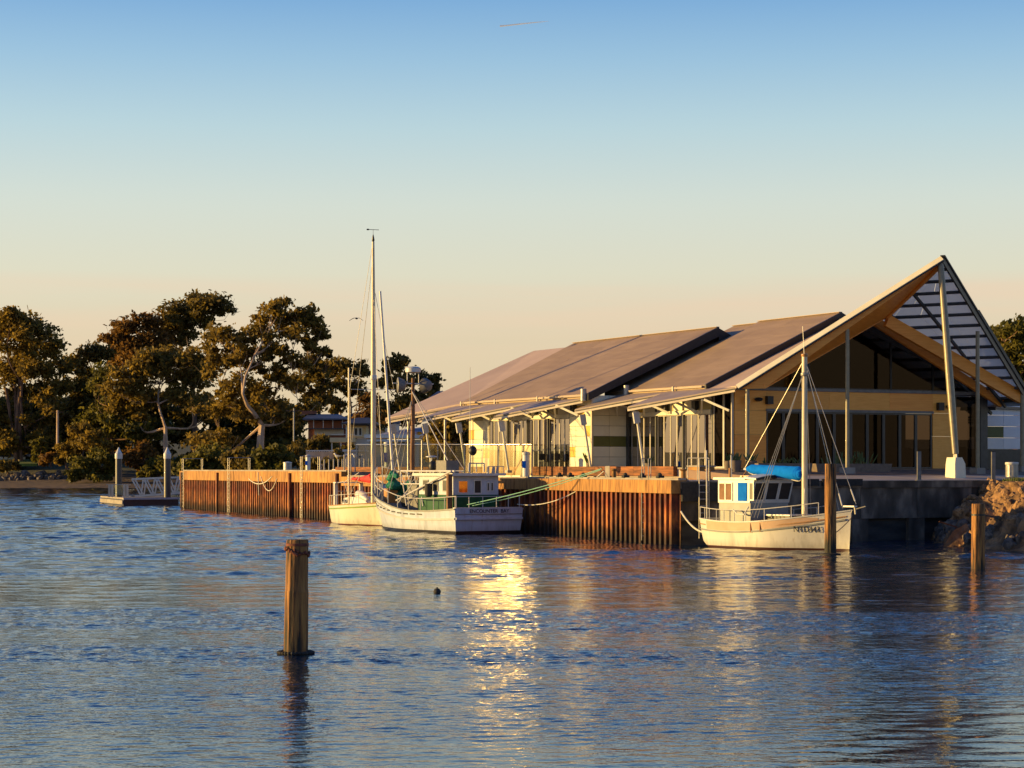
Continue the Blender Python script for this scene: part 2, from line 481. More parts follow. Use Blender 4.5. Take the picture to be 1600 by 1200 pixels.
def make_ground():
    xs = np.unique(np.concatenate([np.arange(-60, 70, 2.0), np.arange(-160, -60, 5.0), np.arange(70, 180, 8.0), np.linspace(-1500, -160, 24), np.linspace(180, 1500, 24)]))
    ys = np.unique(np.concatenate([np.arange(60, 240, 2.0), np.arange(240, 480, 4.0), np.linspace(480, 2600, 30)]))
    X, Y = np.meshgrid(xs, ys)
    Z = shore_z(X, Y) + .15 * vnoise(X * .2, Y * .2, 5) * (Y > 365)
    h, w = X.shape
    i = np.arange(h * w).reshape(h, w)
    Q = np.stack([i[:-1, :-1], i[:-1, 1:], i[1:, 1:], i[1:, :-1]], -1).reshape(-1, 4)
    m = bpy.data.materials.new('shore_ground'); m.use_nodes = True
    n, l = m.node_tree.nodes, m.node_tree.links
    b = n['Principled BSDF']; b.inputs['Roughness'].default_value = .95
    g = n.new('ShaderNodeNewGeometry'); sp = n.new('ShaderNodeSeparateXYZ'); l.new(g.outputs['Position'], sp.inputs[0])
    nz = n.new('ShaderNodeTexNoise'); nz.inputs['Scale'].default_value = .5; nz.inputs['Detail'].default_value = 8
    l.new(g.outputs['Position'], nz.inputs[0])
    wob = n.new('ShaderNodeMath'); wob.operation = 'MULTIPLY_ADD'; wob.inputs[1].default_value = 1.2
    l.new(nz.outputs['Fac'], wob.inputs[0]); l.new(sp.outputs[2], wob.inputs[2])
    rp = n.new('ShaderNodeValToRGB'); e = rp.color_ramp.elements
    mrr = n.new('ShaderNodeMapRange'); mrr.inputs[1].default_value = 0; mrr.inputs[2].default_value = 8
    l.new(wob.outputs[0], mrr.inputs[0]); l.new(mrr.outputs[0], rp.inputs[0])
    e[0].position, e[0].color = .04, (.035, .022, .014, 1)
    e[1].position, e[1].color = 1, (.035, .045, .015, 1)
    for p_, c_ in ((.10, (.14, .085, .05, 1)), (.24, (.115, .075, .045, 1)), (.36, (.05, .042, .025, 1)), (.52, (.055, .065, .018, 1))):
        q = e.new(p_); q.color = c_
    l.new(rp.outputs[0], b.inputs['Base Color'])
    bp = n.new('ShaderNodeBump'); bp.inputs['Distance'].default_value = .3; l.new(nz.outputs['Fac'], bp.inputs['Height']); l.new(bp.outputs[0], b.inputs['Normal'])
    inst('ground', np_mesh('ground', np.stack([X, Y, Z], -1).reshape(-1, 3), Q, m), kind='structure')
make_ground()

def deck(name, pts, z, mat, th=.35):
    return MB().prism([(p[0], p[1], z) for p in pts], (0, 0, -th)).build(name, mat, kind='structure')
def off(A, B, d):
    n = (B - A).normalized(); n = Vector((-n.y, n.x)); return n * d
q01 = off(P0, P1, 1); q12 = off(P1, P2, 1); q23 = off(P2, P3, 1)
# the older, higher quay and the lower wharf, each a slab 0.12 m inside its wall face
deck('quay_deck', [P0 + q01 * .3, P1 + q01 * .3, P1 + q12 * 9, P0 + q01 * 9], ZL, M['concrete'])
wharf = [P1 + q12 * .3 + (P2 - P1).normalized() * .02, P2 + (q12 + q23) * .16, P3 + q23 * .32 + Vd * .1, bw(-2.9, -8.0).xy, bw(-2.9, 46).xy, P1 + q12 * 6 + (P2 - P1).normalized() * .02]
deck('wharf_deck', [Vector((p[0], p[1])) for p in wharf], ZR, M['paving'])
# promenade between the wharf and the front terrace, then the terrace ramping up to the doors
MB().prism([bw(-2.9, -7.95, 2.79), bw(12, -7.95, 2.79), bw(13, -7.6, 2.78), bw(40, -7.0, 2.78), bw(40, -4.6, 3.0), bw(-2.9, -4.6, 3.0)], (0, 0, -.4)).build('promenade', M['paving'], kind='structure')
MB().prism([bw(-2.9, -4.59, 3.0), bw(40, -4.59, 3.0), bw(40, .7, 3.28), bw(-2.9, .7, 3.28)], (0, 0, -.4)).build('terrace', M['terrace'], kind='structure')
MB().prism([bw(-2.6, .705, 3.28), bw(-.05, .705, 3.28), bw(-.05, 11.0, 3.3), bw(-2.2, 11.0, 3.3), bw(-2.2, 46, 3.3), bw(-2.6, 46, 3.3)], (0, 0, -.4)).build('side_terrace', M['paving'], kind='structure')

# ------------------------------------------------------------------ sheet-pile quay walls
def rust_material():
    m = bpy.data.materials.new('rusty_sheet_pile'); m.use_nodes = True
    n, l = m.node_tree.nodes, m.node_tree.links
    b = n['Principled BSDF']; b.inputs['Roughness'].default_value = .8
    g = n.new('ShaderNodeNewGeometry'); oi = n.new('ShaderNodeObjectInfo')
    sp = n.new('ShaderNodeSeparateXYZ'); l.new(g.outputs['Position'], sp.inputs[0])
    mp = n.new('ShaderNodeMapping'); mp.inputs['Scale'].default_value = (2.2, 2.2, .7); l.new(g.outputs['Position'], mp.inputs[0])
    nz = n.new('ShaderNodeTexNoise'); nz.inputs['Scale'].default_value = 1.7; nz.inputs['Detail'].default_value = 8; nz.inputs['Roughness'].default_value = .65
    l.new(mp.outputs[0], nz.inputs[0])
    rp = n.new('ShaderNodeValToRGB'); e = rp.color_ramp.elements
    e[0].position, e[0].color = .30, (.045, .016, .010, 1)
    e[1].position, e[1].color = .76, (.56, .24, .045, 1)
    q = e.new(.46); q.color = (.17, .055, .02, 1)
    q = e.new(.58); q.color = (.37, .135, .03, 1)
    ht = n.new('ShaderNodeValToRGB'); e2 = ht.color_ramp.elements      # weathering bands by height above the water
    h = n.new('ShaderNodeMapRange'); h.inputs[1].default_value = 0; h.inputs[2].default_value = 2.5
    wz = n.new('ShaderNodeMath'); wz.operation = 'MULTIPLY_ADD'; wz.inputs[1].default_value = .8; wz.inputs[2].default_value = -.4
    ad = n.new('ShaderNodeMath'); l.new(nz.outputs['Fac'], wz.inputs[0]); l.new(wz.outputs[0], ad.inputs[0]); l.new(sp.outputs[2], ad.inputs[1])
    l.new(ad.outputs[0], h.inputs[0]); l.new(h.outputs[0], ht.inputs[0])
    e2[0].position, e2[0].color = .05, (.10, .10, .07, 1)
    e2[1].position, e2[1].color = 1.0, (.75, .62, .62, 1)
    for p_, c_ in ((.16, (.26, .26, .17, 1)), (.22, (.55, .5, .38, 1)), (.30, (1.0, .98, .9, 1)), (.55, (1.05, .95, .8, 1)), (.70, (.68, .36, .34, 1)), (.85, (.72, .5, .5, 1))):
        q = e2.new(p_); q.color = c_
    mx = n.new('ShaderNodeMixRGB'); mx.blend_type = 'MULTIPLY'; mx.inputs[0].default_value = 1
    l.new(nz.outputs['Fac'], rp.inputs[0]); l.new(rp.outputs[0], mx.inputs[1]); l.new(ht.outputs[0], mx.inputs[2])
    hs = n.new('ShaderNodeHueSaturation'); v = n.new('ShaderNodeMapRange'); v.inputs[3].default_value = .45; v.inputs[4].default_value = 1.2
    l.new(oi.outputs['Random'], v.inputs[0]); l.new(v.outputs[0], hs.inputs['Value']); l.new(mx.outputs[0], hs.inputs['Color'])
    l.new(hs.outputs[0], b.inputs['Base Color'])
    bp = n.new('ShaderNodeBump'); bp.inputs['Strength'].default_value = .5; bp.inputs['Distance'].default_value = .03
    l.new(nz.outputs['Fac'], bp.inputs['Height']); l.new(bp.outputs[0], b.inputs['Normal'])
    return m
M['rust'] = rust_material()
M['cap'] = pm('capping_timber', (.13, .055, .015), (.43, .215, .055), .8, 2.0, stretch=(3, 1, .5), bump=.3, var=.16, c3=(.30, .145, .036), lo=.3, hi=.62)
PITCH = .6
prof = [(0, 0), (.10, 0), (.16, -.34), (.40, -.34), (.46, 0), (.6, 0)]
def pile_mesh(top):
    mb = MB()
    fr = [(x + .0, y) for x, y in prof]; bk = [(x, y + .03) for x, y in prof][::-1]
    ring = fr + bk
    mb.loft([[(x, y, -1.5) for x, y in ring], [(x, y, top) for x, y in ring]])
    return mb.mesh('sheet_pile', M['rust'])
def quay_wall(A, B, top, caph, label, cap_out=.44):
    d = B - A; L = d.length
    root = thing('quay_wall', label, 'quay wall', (A.x, A.y, 0), math.atan2(d.y, d.x))
    n = int(L / PITCH)
    me = pile_mesh(top - caph + .02)
    for i in range(n):
        o = inst('sheet_pile', me, root, (i * PITCH, 0, random.uniform(-.03, 0)))
        o.scale = (L / n / PITCH, 1, 1); o.location.x = i * L / n
    # capping in lengths of about 3 m with open joints
    k = max(1, round(L / 3.1))
    for i in range(k):
        x0, x1 = i * L / k + .012, (i + 1) * L / k - .012
        j = random.uniform(-.015, .015)
        MB().box(x0, x1, -cap_out + j, .28, top - caph, top).build('capping_block', M['cap'], root)
    MB().box(.02, L - .02, -.1, .27, top + .0, top + .09).build('kerb_rail', M['concrete'], root)
    return root
qw1 = quay_wall(P0, P1, ZL + .02, .74, 'long rust orange sheet pile wall of the older high quay beside the pontoon')
qw2 = quay_wall(P1, P2, ZR + .02, .58, 'rusty sheet pile wall behind the moored sailboat and trawler')
qw3 = quay_wall(P2, P3, ZR + .02, .58, 'rusty sheet pile wall with boarding ladder, between trawler and blue sailed boat')
# end face of the old quay, turned away from the river
dE = Vector((8, 20)).normalized() * 8
er = thing('quay_wall', 'dark end face of the older quay beside the gangway', 'quay wall', (P0.x + dE.x, P0.y + dE.y, 0), math.atan2(-dE.y, -dE.x))
me = pile_mesh(ZL - .7)
for i in range(13): inst('sheet_pile', me, er, (i * .6, 0, 0))
MB().box(0, 7.9, -.3, .25, ZL - .72, ZL + .01).build('capping_block', M['cap'], er)

# fender piles, straps and ropes on the walls
def fender(root, x, z0, z1, wd=.16, y=-.50, mat='rust'):
    return MB().box(x - wd / 2, x + wd / 2, y - .1, y + .06, z0, z1).build('fender_post', M[mat], root)
L1 = (P1 - P0).length
for fx in (.025, .295, .745, .985): fender(qw1, fx * L1, -.5, ZL - .1, .3)
for fx in (.60, .635, .665, .70, .735, .77, .80): MB().box(fx * L1 - .05, fx * L1 + .05, -.40, -.375, ZL - .72, ZL).build('strap', M['rust'], qw1)
mb = MB()
def sag(p, q, s, n=14):
    p, q = Vector(p), Vector(q)
    return [p.lerp(q, i / n) - Vector((0, 0, s * 4 * (i / n) * (1 - i / n))) for i in range(n + 1)]
mb.path(sag((.50 * L1, -.47, ZL - .55), (.64 * L1, -.47, ZL - .35), .45), .035, 5)
mb.path(sag((.56 * L1, -.5, ZL - .05), (.565 * L1, -.5, 1.4), 0, 4), .035, 5)
mb.path(sag((.575 * L1, -.49, ZL - .35), (.67 * L1, -.49, ZL - .5), .95), .03, 5)
mb.build('rope', M['rope_white'], qw1, smooth=True)

# stained concrete sea wall under the promenade
sw = thing('sea_wall', 'dark stained concrete sea wall under the promenade behind the blue sailed boat', 'sea wall', (P3.x, P3.y, 0), BA)
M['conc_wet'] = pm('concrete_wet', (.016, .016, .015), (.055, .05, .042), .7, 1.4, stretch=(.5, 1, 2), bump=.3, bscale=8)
wx = [0, 3.2, 6.4, 9.6, 12.8, 16.0, 20.5]
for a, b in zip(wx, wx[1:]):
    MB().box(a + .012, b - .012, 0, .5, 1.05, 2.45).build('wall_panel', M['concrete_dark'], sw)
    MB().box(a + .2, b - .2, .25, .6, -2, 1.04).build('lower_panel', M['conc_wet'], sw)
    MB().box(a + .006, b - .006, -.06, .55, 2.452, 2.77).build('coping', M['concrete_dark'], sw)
for a in wx[1:-1]: MB().box(a - .45, a + .45, .02, .7, -2, 1.04).build('buttress', M['concrete_dark'], sw)
MB().box(.02, 2.2, -.12, -.0, 1.9, 2.72).build('fender_block', M['rubber'], sw)
for a, b in ((3.5, 7.2), (7.4, 9.6)):
    MB().box(a, b, -.16, -.065, 2.55, 2.86).build('fender_block', M['rubber'], sw)

# ------------------------------------------------------------------ rock bank at the end of the sea wall
def rock_material(name, wet=False):
    return pm(name, (.075, .042, .02), (.34, .19, .085), .9, 1.3, bump=.8, bscale=3.4, detail=10, c3=(.19, .105, .045), dist=.12)
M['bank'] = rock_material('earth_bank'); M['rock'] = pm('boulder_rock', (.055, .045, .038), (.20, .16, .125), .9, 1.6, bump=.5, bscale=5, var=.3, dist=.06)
toe = [Vector((19.4, 101.5, -1)), Vector((18.7, 97, -1)), Vector((17.9, 91.0, -1)), Vector((18.6, 86, -1)), Vector((21.6, 80, -1)), Vector((29, 70, -1))]
top = [Vector((23.3, 102.5, 2.72)), Vector((23.0, 100.0, 2.72)), Vector((22.7, 96.0, 2.75)), Vector((23.2, 91, 2.8)), Vector((25.2, 86, 2.8)), Vector((34, 76, 2.8))]
def lerp_poly(P, u):
    u *= len(P) - 1; i = min(int(u), len(P) - 2); return P[i].lerp(P[i + 1], u - i)
def bank_pt(u, w):
    p = lerp_poly(toe, u).lerp(lerp_poly(top, u), w)
    n1 = mnoise.fractal(Vector((p.x * .6, p.y * .6, w * 3)), .6, 2.3, 7) * .34
    n2 = abs(mnoise.noise(Vector((p.x * 1.5, p.y * 1.5, 7 + w * 2)))) * .36 + abs(mnoise.noise(Vector((p.x * 3.7, p.y * 3.7, 3 + w * 5)))) * .22
    k = math.sin(math.pi * min(max(w, 0), 1)) ** .6 if 0 < w < 1 else 0
    p.z += (n1 + n2) * k + .45 * math.sin(math.pi * w) * .5
    p.x -= (n1 * .6 + n2) * k * .6
    return p
mb = MB(); NU, NW = 130, 56
for i in range(NU + 1):
    for j in range(NW + 1): mb.v.append(tuple(bank_pt(i / NU, j / NW)))
for i in range(NU):
    for j in range(NW):
        a = i * (NW + 1) + j; mb.f.append((a, a + NW + 1, a + NW + 2, a + 1))
mb.build('rock_bank', M['bank'], kind='structure')
MB().prism([(23.25, 102.4, 2.7), (22.95, 100.0, 2.7), (22.65, 96, 2.73), (23.15, 91, 2.78), (25.15, 86, 2.78), (34, 76, 2.78), (60, 95, 2.78), (52, 116, 2.78), (25, 103.2, 2.72)], (0, 0, -.6)).build('bank_top', M['paving'], kind='structure')
def boulder_mesh(seed, s):
    import bmesh
    bm = bmesh.new(); bmesh.ops.create_icosphere(bm, subdivisions=2, radius=1)
    r = random.Random(seed); o = Vector((r.uniform(0, 50), r.uniform(0, 50), 0)); st = Vector((r.uniform(.8, 1.4), r.uniform(.7, 1.1), r.uniform(.5, .85)))
    for v in bm.verts:
        k = 1 + .5 * mnoise.noise(v.co * 1.1 + o) + .38 * mnoise.noise(v.co * 2.3 + o)
        k = min(k, 1.12 + .12 * mnoise.noise(o + v.co * .8))
        v.co = Vector((v.co.x * st.x, v.co.y * st.y, v.co.z * st.z)) * k * s
    me = bpy.data.meshes.new('boulder'); bm.to_mesh(me); bm.free(); me.materials.append(M['rock'])
    return me
bmeshes = [boulder_mesh(i, 1) for i in range(7)]
rr = random.Random(5)
for i in range(64):
    u = rr.uniform(.12, .95); w = rr.choice([rr.uniform(.24, .40), rr.uniform(.24, .36), rr.uniform(.3, .46)])
    p = bank_pt(u, w); s = rr.uniform(.16, .42)
    inst('boulder', bmeshes[i % 7], None, (p.x, p.y, p.z + .05 * s), (rr.uniform(0, 6), rr.uniform(0, 6), rr.uniform(0, 6)), (s, s, s),
         'dark angular boulder among others along the foot of the rock bank', 'boulder', 'boulders along the foot of the rock bank')
M['rock_sunlit'] = pm('sunlit_boulder', (.12, .065, .03), (.38, .22, .10), .9, 2.0, bump=.6, bscale=6, var=.25, dist=.06)  # warmer, lighter copy of the boulder rock, with sunlight put into its colour
sunlit_meshes = []
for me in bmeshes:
    m2 = me.copy(); m2.materials.clear(); m2.materials.append(M['rock_sunlit']); sunlit_meshes.append(m2)
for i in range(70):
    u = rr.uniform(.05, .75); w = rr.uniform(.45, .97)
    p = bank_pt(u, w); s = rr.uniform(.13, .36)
    inst('boulder', sunlit_meshes[i % 7], None, (p.x - .02, p.y, p.z + .02 * s), (rr.uniform(0, 6), rr.uniform(0, 6), rr.uniform(0, 6)), (s, s * 1.1, s * .9),
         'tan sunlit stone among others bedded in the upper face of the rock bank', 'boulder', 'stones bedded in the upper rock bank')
# tilted concrete slab lying at the toe of the bank
s_ = thing('broken_slab', 'sunlit tilted slab lying at the water edge under the sea wall', 'slab', at(1487, 846, 90.5))
MB().prism([(-.55, 0, -.5), (.35, -.1, -.45), (.95, .5, .55), (.75, .6, .75), (.15, .4, .45)], (.25, .5, -.22)).build('slab', M['bank'], s_)
MB().prism([(-.55, -.02, -.5), (.35, -.12, -.45), (.3, -.12, -.55), (-.6, -.02, -.6)], (.2, .4, -.1)).build('broken_edge', M['bank'], s_)
MB().tube((.3, .3, .6), (-.5, .2, .85), .03, n=6).build('reinforcing_bar', M['rust'], s_)
# grass clump strip at the bank top
def grass_patch(name, pts, n, h, label=None):
    V, Q = [], []
    for i in range(n):
        u, w = rr.random(), rr.random()
        p = Vector(pts[0]).lerp(Vector(pts[1]), u).lerp(Vector(pts[3]).lerp(Vector(pts[2]), u), w)
        a = rr.uniform(0, 6.28); hh = h * rr.uniform(.5, 1.3); wd = .035
        dx, dy = math.cos(a) * wd, math.sin(a) * wd; lx, ly = rr.uniform(-.5, .5) * hh, rr.uniform(-.5, .5) * hh
        k = len(V)
        V += [(p.x - dx, p.y - dy, p.z), (p.x + dx, p.y + dy, p.z), (p.x + lx, p.y + ly, p.z + hh)]
        Q.append((k, k + 1, k + 2))
    return inst(name, np_mesh(name, V, Q, M['grass'], False), kind='stuff')
M['grass'] = pm('grass_blades', (.06, .085, .015), (.11, .13, .03), .8, 1.0)
grass_patch('grass', [(23.1, 99.6, 2.72), (22.9, 95.6, 2.75), (26, 95.5, 2.79), (26, 100.2, 2.74)], 2600, .16)
# ------------------------------------------------------------------ waterfront hall (frame: x = along the front, y = back along the long side)
H = thing('waterfront_hall', 'long waterfront hall with soaring pointed timber canopy and brown metal roofs', 'building', (B0.x, B0.y, 0), BA)
FZ = 3.33
def bprism(name, pts, ext, mat, label=None, parent=None):
    return MB().prism(pts, ext).build(name, M[mat], parent or H, label=label)
def bbox(name, *a, mat='clad_white', parent=None, label=None):
    return MB().box(*a).build(name, M[mat], parent or H, label=label)
def bbar(name, p, q, w, h, mat, up=(0, 0, 1), parent=None):
    return MB().bar(p, q, w, h, up).build(name, M[mat], parent or H)
def btube(name, p, q, r0, r1=None, mat='steel', n=14, parent=None):
    return MB().tube(p, q, r0, r1, n).build(name, M[mat], parent or H, smooth=True)
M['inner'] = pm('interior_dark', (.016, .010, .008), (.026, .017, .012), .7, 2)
M['inner_wood'] = pm('interior_timber', (.34, .15, .05), (.48, .22, .08), .6, 2)

# floors and interior shell
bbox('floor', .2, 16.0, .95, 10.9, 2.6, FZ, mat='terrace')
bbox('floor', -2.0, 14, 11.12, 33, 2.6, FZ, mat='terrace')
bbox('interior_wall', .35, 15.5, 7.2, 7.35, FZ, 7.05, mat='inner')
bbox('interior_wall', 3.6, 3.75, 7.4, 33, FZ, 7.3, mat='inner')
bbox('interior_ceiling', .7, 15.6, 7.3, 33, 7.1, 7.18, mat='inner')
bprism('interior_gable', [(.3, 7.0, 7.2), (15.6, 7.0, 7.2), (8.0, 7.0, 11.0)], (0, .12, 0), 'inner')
bprism('interior_partition', [(.15, 2.75, FZ), (.15, 7.0, FZ), (.15, 7.0, 7.1), (.15, 2.75, 7.1)], (.05, 0, 0), 'inner')
bbox('interior_counter', 1.5, 6.2, 3.4, 4.0, FZ, FZ + 1.1, mat='inner_wood')
bbox('interior_counter', 7.2, 9.6, 3.0, 3.5, FZ, FZ + 1.0, mat='inner_wood')
bbox('interior_counter', .6, 1.2, 1.6, 2.6, FZ, FZ + .95, mat='inner_wood')
bbox('interior_counter', 13.9, 15.2, 1.7, 2.2, FZ, FZ + 1.15, mat='inner_wood')
bbox('interior_counter', 9.9, 10.5, 2.3, 2.9, FZ, FZ + 1.35, mat='sleeper')
bbox('interior_counter', 10.9, 12.1, 2.4, 2.9, FZ, FZ + 1.1, mat='inner_wood')
bbox('interior_screen', 10.9, 11.25, 5.4, 5.45, FZ + 1.5, FZ + 1.9, mat='clad_olive')
bbox('interior_screen', 11.6, 12.2, 5.4, 5.45, FZ + 1.5, FZ + 1.9, mat='clad_olive')
for x in (1.6, 4.2, 6.6, 9.3):
    c = MB().box(x, x + .42, 2.0, 2.42, FZ + .42, FZ + .47).box(x, x + .42, 2.4, 2.43, FZ + .47, FZ + .9)
    for dx, dy in ((0, 0), (.38, 0), (0, .38), (.38, .38)): c.box(x + dx, x + dx + .04, 2 + dy, 2.04 + dy, FZ, FZ + .42)
    c.build('indoor_chair', M['inner_wood'], H)

# ---- glazing helpers
def frame_mesh(w, h, t=.07, d=.09):
    return MB().box(0, t, 0, d, 0, h).box(w - t, w, 0, d, 0, h).box(t, w - t, 0, d, 0, t).box(t, w - t, 0, d, h - t, h)
def door_leaf(meshes, parent, loc, rz, w, h, fmat, gmat, name='folding_door'):
    key = (round(w, 3), round(h, 3), fmat, gmat)
    if key not in meshes:
        meshes[key] = (frame_mesh(w - .01, h, .045 if fmat == 'frame_light' else .075, .09).mesh(name, M[fmat]), MB().box(.035, w - .045, .066, .074, .06, h - .06).mesh('pane', M[gmat]))
    f = inst(name, meshes[key][0], parent, loc, rz)
    inst('pane', meshes[key][1], f)
    return f
DM = {}
# ---- river side of the front wing, at x = 0: folding doors in three bays
def side_doors(v, t0, t1, nb, n, z1=6.08):
    wb = (t1 - t0) / nb
    for b in range(nb):
        a = t0 + b * wb + .06
        w = (wb - .12) / n
        for i in range(n):
            # leaf frame runs along y: rotate 90 deg, so local x -> y and local y -> -x
            door_leaf(DM, H, (v + .12, a + i * w, FZ), R(90), w, z1 - FZ, 'frame_light', 'gl_facade')
    for b in range(1, nb):
        bbox('door_post', v - .06, v + .2, t0 + b * wb - .055, t0 + b * wb + .055, FZ, 7.0, mat='frame_dark')
    bbox('door_head', v - .10, v + .16, t0, t1, z1 + .002, z1 + .20, mat='clad_white')
side_doors(0, 2.75, 10.75, 3, 4)
side_doors(-2.1, 13.65, 23.4, 4, 4)
ROWS = [3.33, 3.95, 4.5, 5.05, 5.6, 6.15, 6.7, 7.22]
def panels_t(v, cols, rows, colour, mat0='clad_white'):
    for r0 in range(len(rows) - 1):
        for c0 in range(len(cols) - 1):
            k = colour.get((c0, r0), mat0)
            MB().box(v, v + .1, cols[c0] + .008, cols[c0 + 1] - .008, rows[r0] + .008, rows[r0 + 1] - .008).build('cladding_panel', M[k], H)
bbox('panel_backing', .101, .2, 2.7, 11.0, 6.2, 7.3, mat='frame_dark')
bbox('panel_backing', -1.999, -1.9, 11.2, 26.0, 3.33, 7.3, mat='frame_dark')
panels_t(0, [2.75, 3.9, 5.0, 6.4, 7.9, 9.3, 10.0, 11.0], [6.29, 6.8, 7.3], {(0, 0): 'clad_olive', (1, 1): 'clad_olive', (3, 0): 'clad_olive', (5, 0): 'clad_yellow'})
panels_t(-2.1, [11.2, 12.0, 13.0, 13.65], ROWS, {(0, 3): 'clad_yellow', (2, 1): 'clad_yellow', (1, 5): 'clad_yellow'})
panels_t(-2.1, [23.4, 24.1, 25.3, 26.0], ROWS, {(2, 3): 'clad_yellow', (0, 1): 'clad_yellow', (1, 5): 'clad_olive'})
panels_t(-2.1, [13.65, 15.0, 16.2, 17.6, 19.0, 20.2, 21.6, 23.4], [6.29, 6.8, 7.22], {(1, 0): 'clad_olive', (3, 0): 'clad_olive', (6, 0): 'clad_olive'})
# end wall of the second wing, facing the camera side: white boards with one green course
for r0 in range(7):
    for c0, (x0, x1) in enumerate(((-2.1, -1.1), (-1.1, .2))):
        MB().box(x0 + .008, x1 - .008, 11.08, 11.18, ROWS[r0] + .008, ROWS[r0 + 1] - .008).build('cladding_panel', M['clad_green' if r0 == 2 else 'clad_white'], H)
bbox('corner_trim', -2.2, -2.105, 11.04, 11.195, FZ, 7.22, mat='fascia')
bbox('corner_trim', -.08, .0, 10.8, 11.07, FZ, 7.3, mat='frame_dark')
# dark glazed corner bay
for a, b in ((.95, 1.7), (1.7, 2.62)):
    f = MB().box(0, .12, a, a + .07, FZ, 7.2).box(0, .12, b - .07, b, FZ, 7.2).box(0, .12, a + .07, b - .07, 7.1, 7.2).box(0, .12, a + .07, b - .07, FZ, FZ + .1).build('corner_window', M['frame_light'], H)
    MB().box(.05, .065, a + .07, b - .07, FZ + .1, 7.1).build('pane', M['gl_door'], f)
bbox('corner_post', -.03, .25, 2.62, 2.75, FZ, 7.25, mat='frame_dark')

# ---- front: timber wall, ten folding doors, spandrel boards, gable glazing
TF = .9
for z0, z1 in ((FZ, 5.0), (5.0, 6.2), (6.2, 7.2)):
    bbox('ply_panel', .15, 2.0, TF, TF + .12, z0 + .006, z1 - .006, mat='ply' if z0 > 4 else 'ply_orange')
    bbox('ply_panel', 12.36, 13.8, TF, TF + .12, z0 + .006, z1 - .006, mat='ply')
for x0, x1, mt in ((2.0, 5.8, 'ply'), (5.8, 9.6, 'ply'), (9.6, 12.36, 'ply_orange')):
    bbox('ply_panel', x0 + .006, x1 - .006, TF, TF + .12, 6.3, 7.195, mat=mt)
bbox('door_head', 1.98, 12.38, TF - .06, TF + .14, 6.17, 6.295, mat='grey_metal')
w = 10.3 / 10
for i in range(10): door_leaf(DM, H, (2.03 + i * w, TF + .02, FZ), 0, w, 2.83, 'frame_dark', 'gl_door')
bbox('transom', .1, 15.6, TF - .07, TF + .16, 7.202, 7.33, mat='grey_metal')
for a, b in ((13.82, 15.4),):
    f = frame_mesh(b - a, 7.2 - FZ - .01, .08, .12).build('side_window', M['frame_dark'], H); f.location = (a, TF, FZ)
    MB().box(.08, b - a - .08, .05, .065, .08, 7.2 - FZ - .1).build('pane', M['gl_door'], f)
bbox('side_pier', 15.42, 15.9, TF - .1, TF + .4, FZ, 7.2, mat='frame_dark')
gx = [.25, 1.9, 4.6, 7.05, 9.7, 12.4, 15.5]
gz = lambda x: 7.36 + (10.45 - 7.36) * (1 - abs(x - 8.0) / 7.9)
for a, b in zip(gx, gx[1:]):
    pts = [(a, 0, 7.34), (b, 0, 7.34), (b, 0, max(gz(b), 7.35))] + ([(8.0, 0, gz(8.0))] if a < 8 < b else []) + [(a, 0, max(gz(a), 7.35))]
    f = MB()
    for i in range(len(pts)):
        p, q = Vector(pts[i]), Vector(pts[(i + 1) % len(pts)])
        if (q - p).length > .1: f.bar(p, q, .1, .09, (0, 1, 0))
    f = f.build('gable_window', M['frame_dark'], H); f.location = (0, TF + .07, 0)
    MB().prism([(p[0], -.01, p[2]) for p in pts], (0, .014, 0)).build('pane', M['gl_door'], f)
for s in (0, 1):     # dark bulkhead following the gable
    x0, x1 = (.1, 8.0) if s == 0 else (8.0, 15.9)
    z = lambda x: gz(x) + .06
    za = lambda x: gz(x) + .10 + .75 * (1 - abs(x - 8) / 8)
    bprism('gable_beam', [(x0, TF + .02, z(x0)), (x1, TF + .02, z(x1)), (x1, TF + .02, za(x1)), (x0, TF + .02, za(x0))], (0, .2, 0), 'frame_dark')
def wall_lamp(x, y, z, nx, ny):
    o = MB().box(x - .17, x + .17, y - .25, y - .02, z - .2, z + .2).build('speaker', M['black'], H); return o
wall_lamp(2.1, TF, 6.72, 0, -1); wall_lamp(12.75, TF, 6.55, 0, -1)
for x, z in ((1.45, 6.75), (13.35, 6.55)):
    MB().ell((x, TF - .16, z), (.24, .15, .1), 12, 6).tube((x, TF - .02, z), (x, TF - .2, z), .04).build('wall_light', M['black'], H, smooth=True)
cm = MB().tube((.72, TF, 6.85), (.72, TF - .22, 6.85), .05).lathe([(.05, .1), (.12, .02), (.13, -.12), (.1, -.2), (.02, -.22)], 12, (.72, TF - .25, 6.72)).build('security_camera', M['white_metal'], H, smooth=True)
MB().ell((.72, TF - .25, 6.48), (.085, .085, .08), 10, 5).build('lens_dome', M['black'], cm, smooth=True)
for t in (4.1, 7.0):
    bbox('speaker', -.25, -.02, t - .17, t + .17, 6.28, 6.75, mat='black')
for t in (13.0, 17.4, 20.0, 25.0):
    bbox('speaker', -2.35, -2.12, t - .15, t + .15, 6.35, 6.75, mat='black')

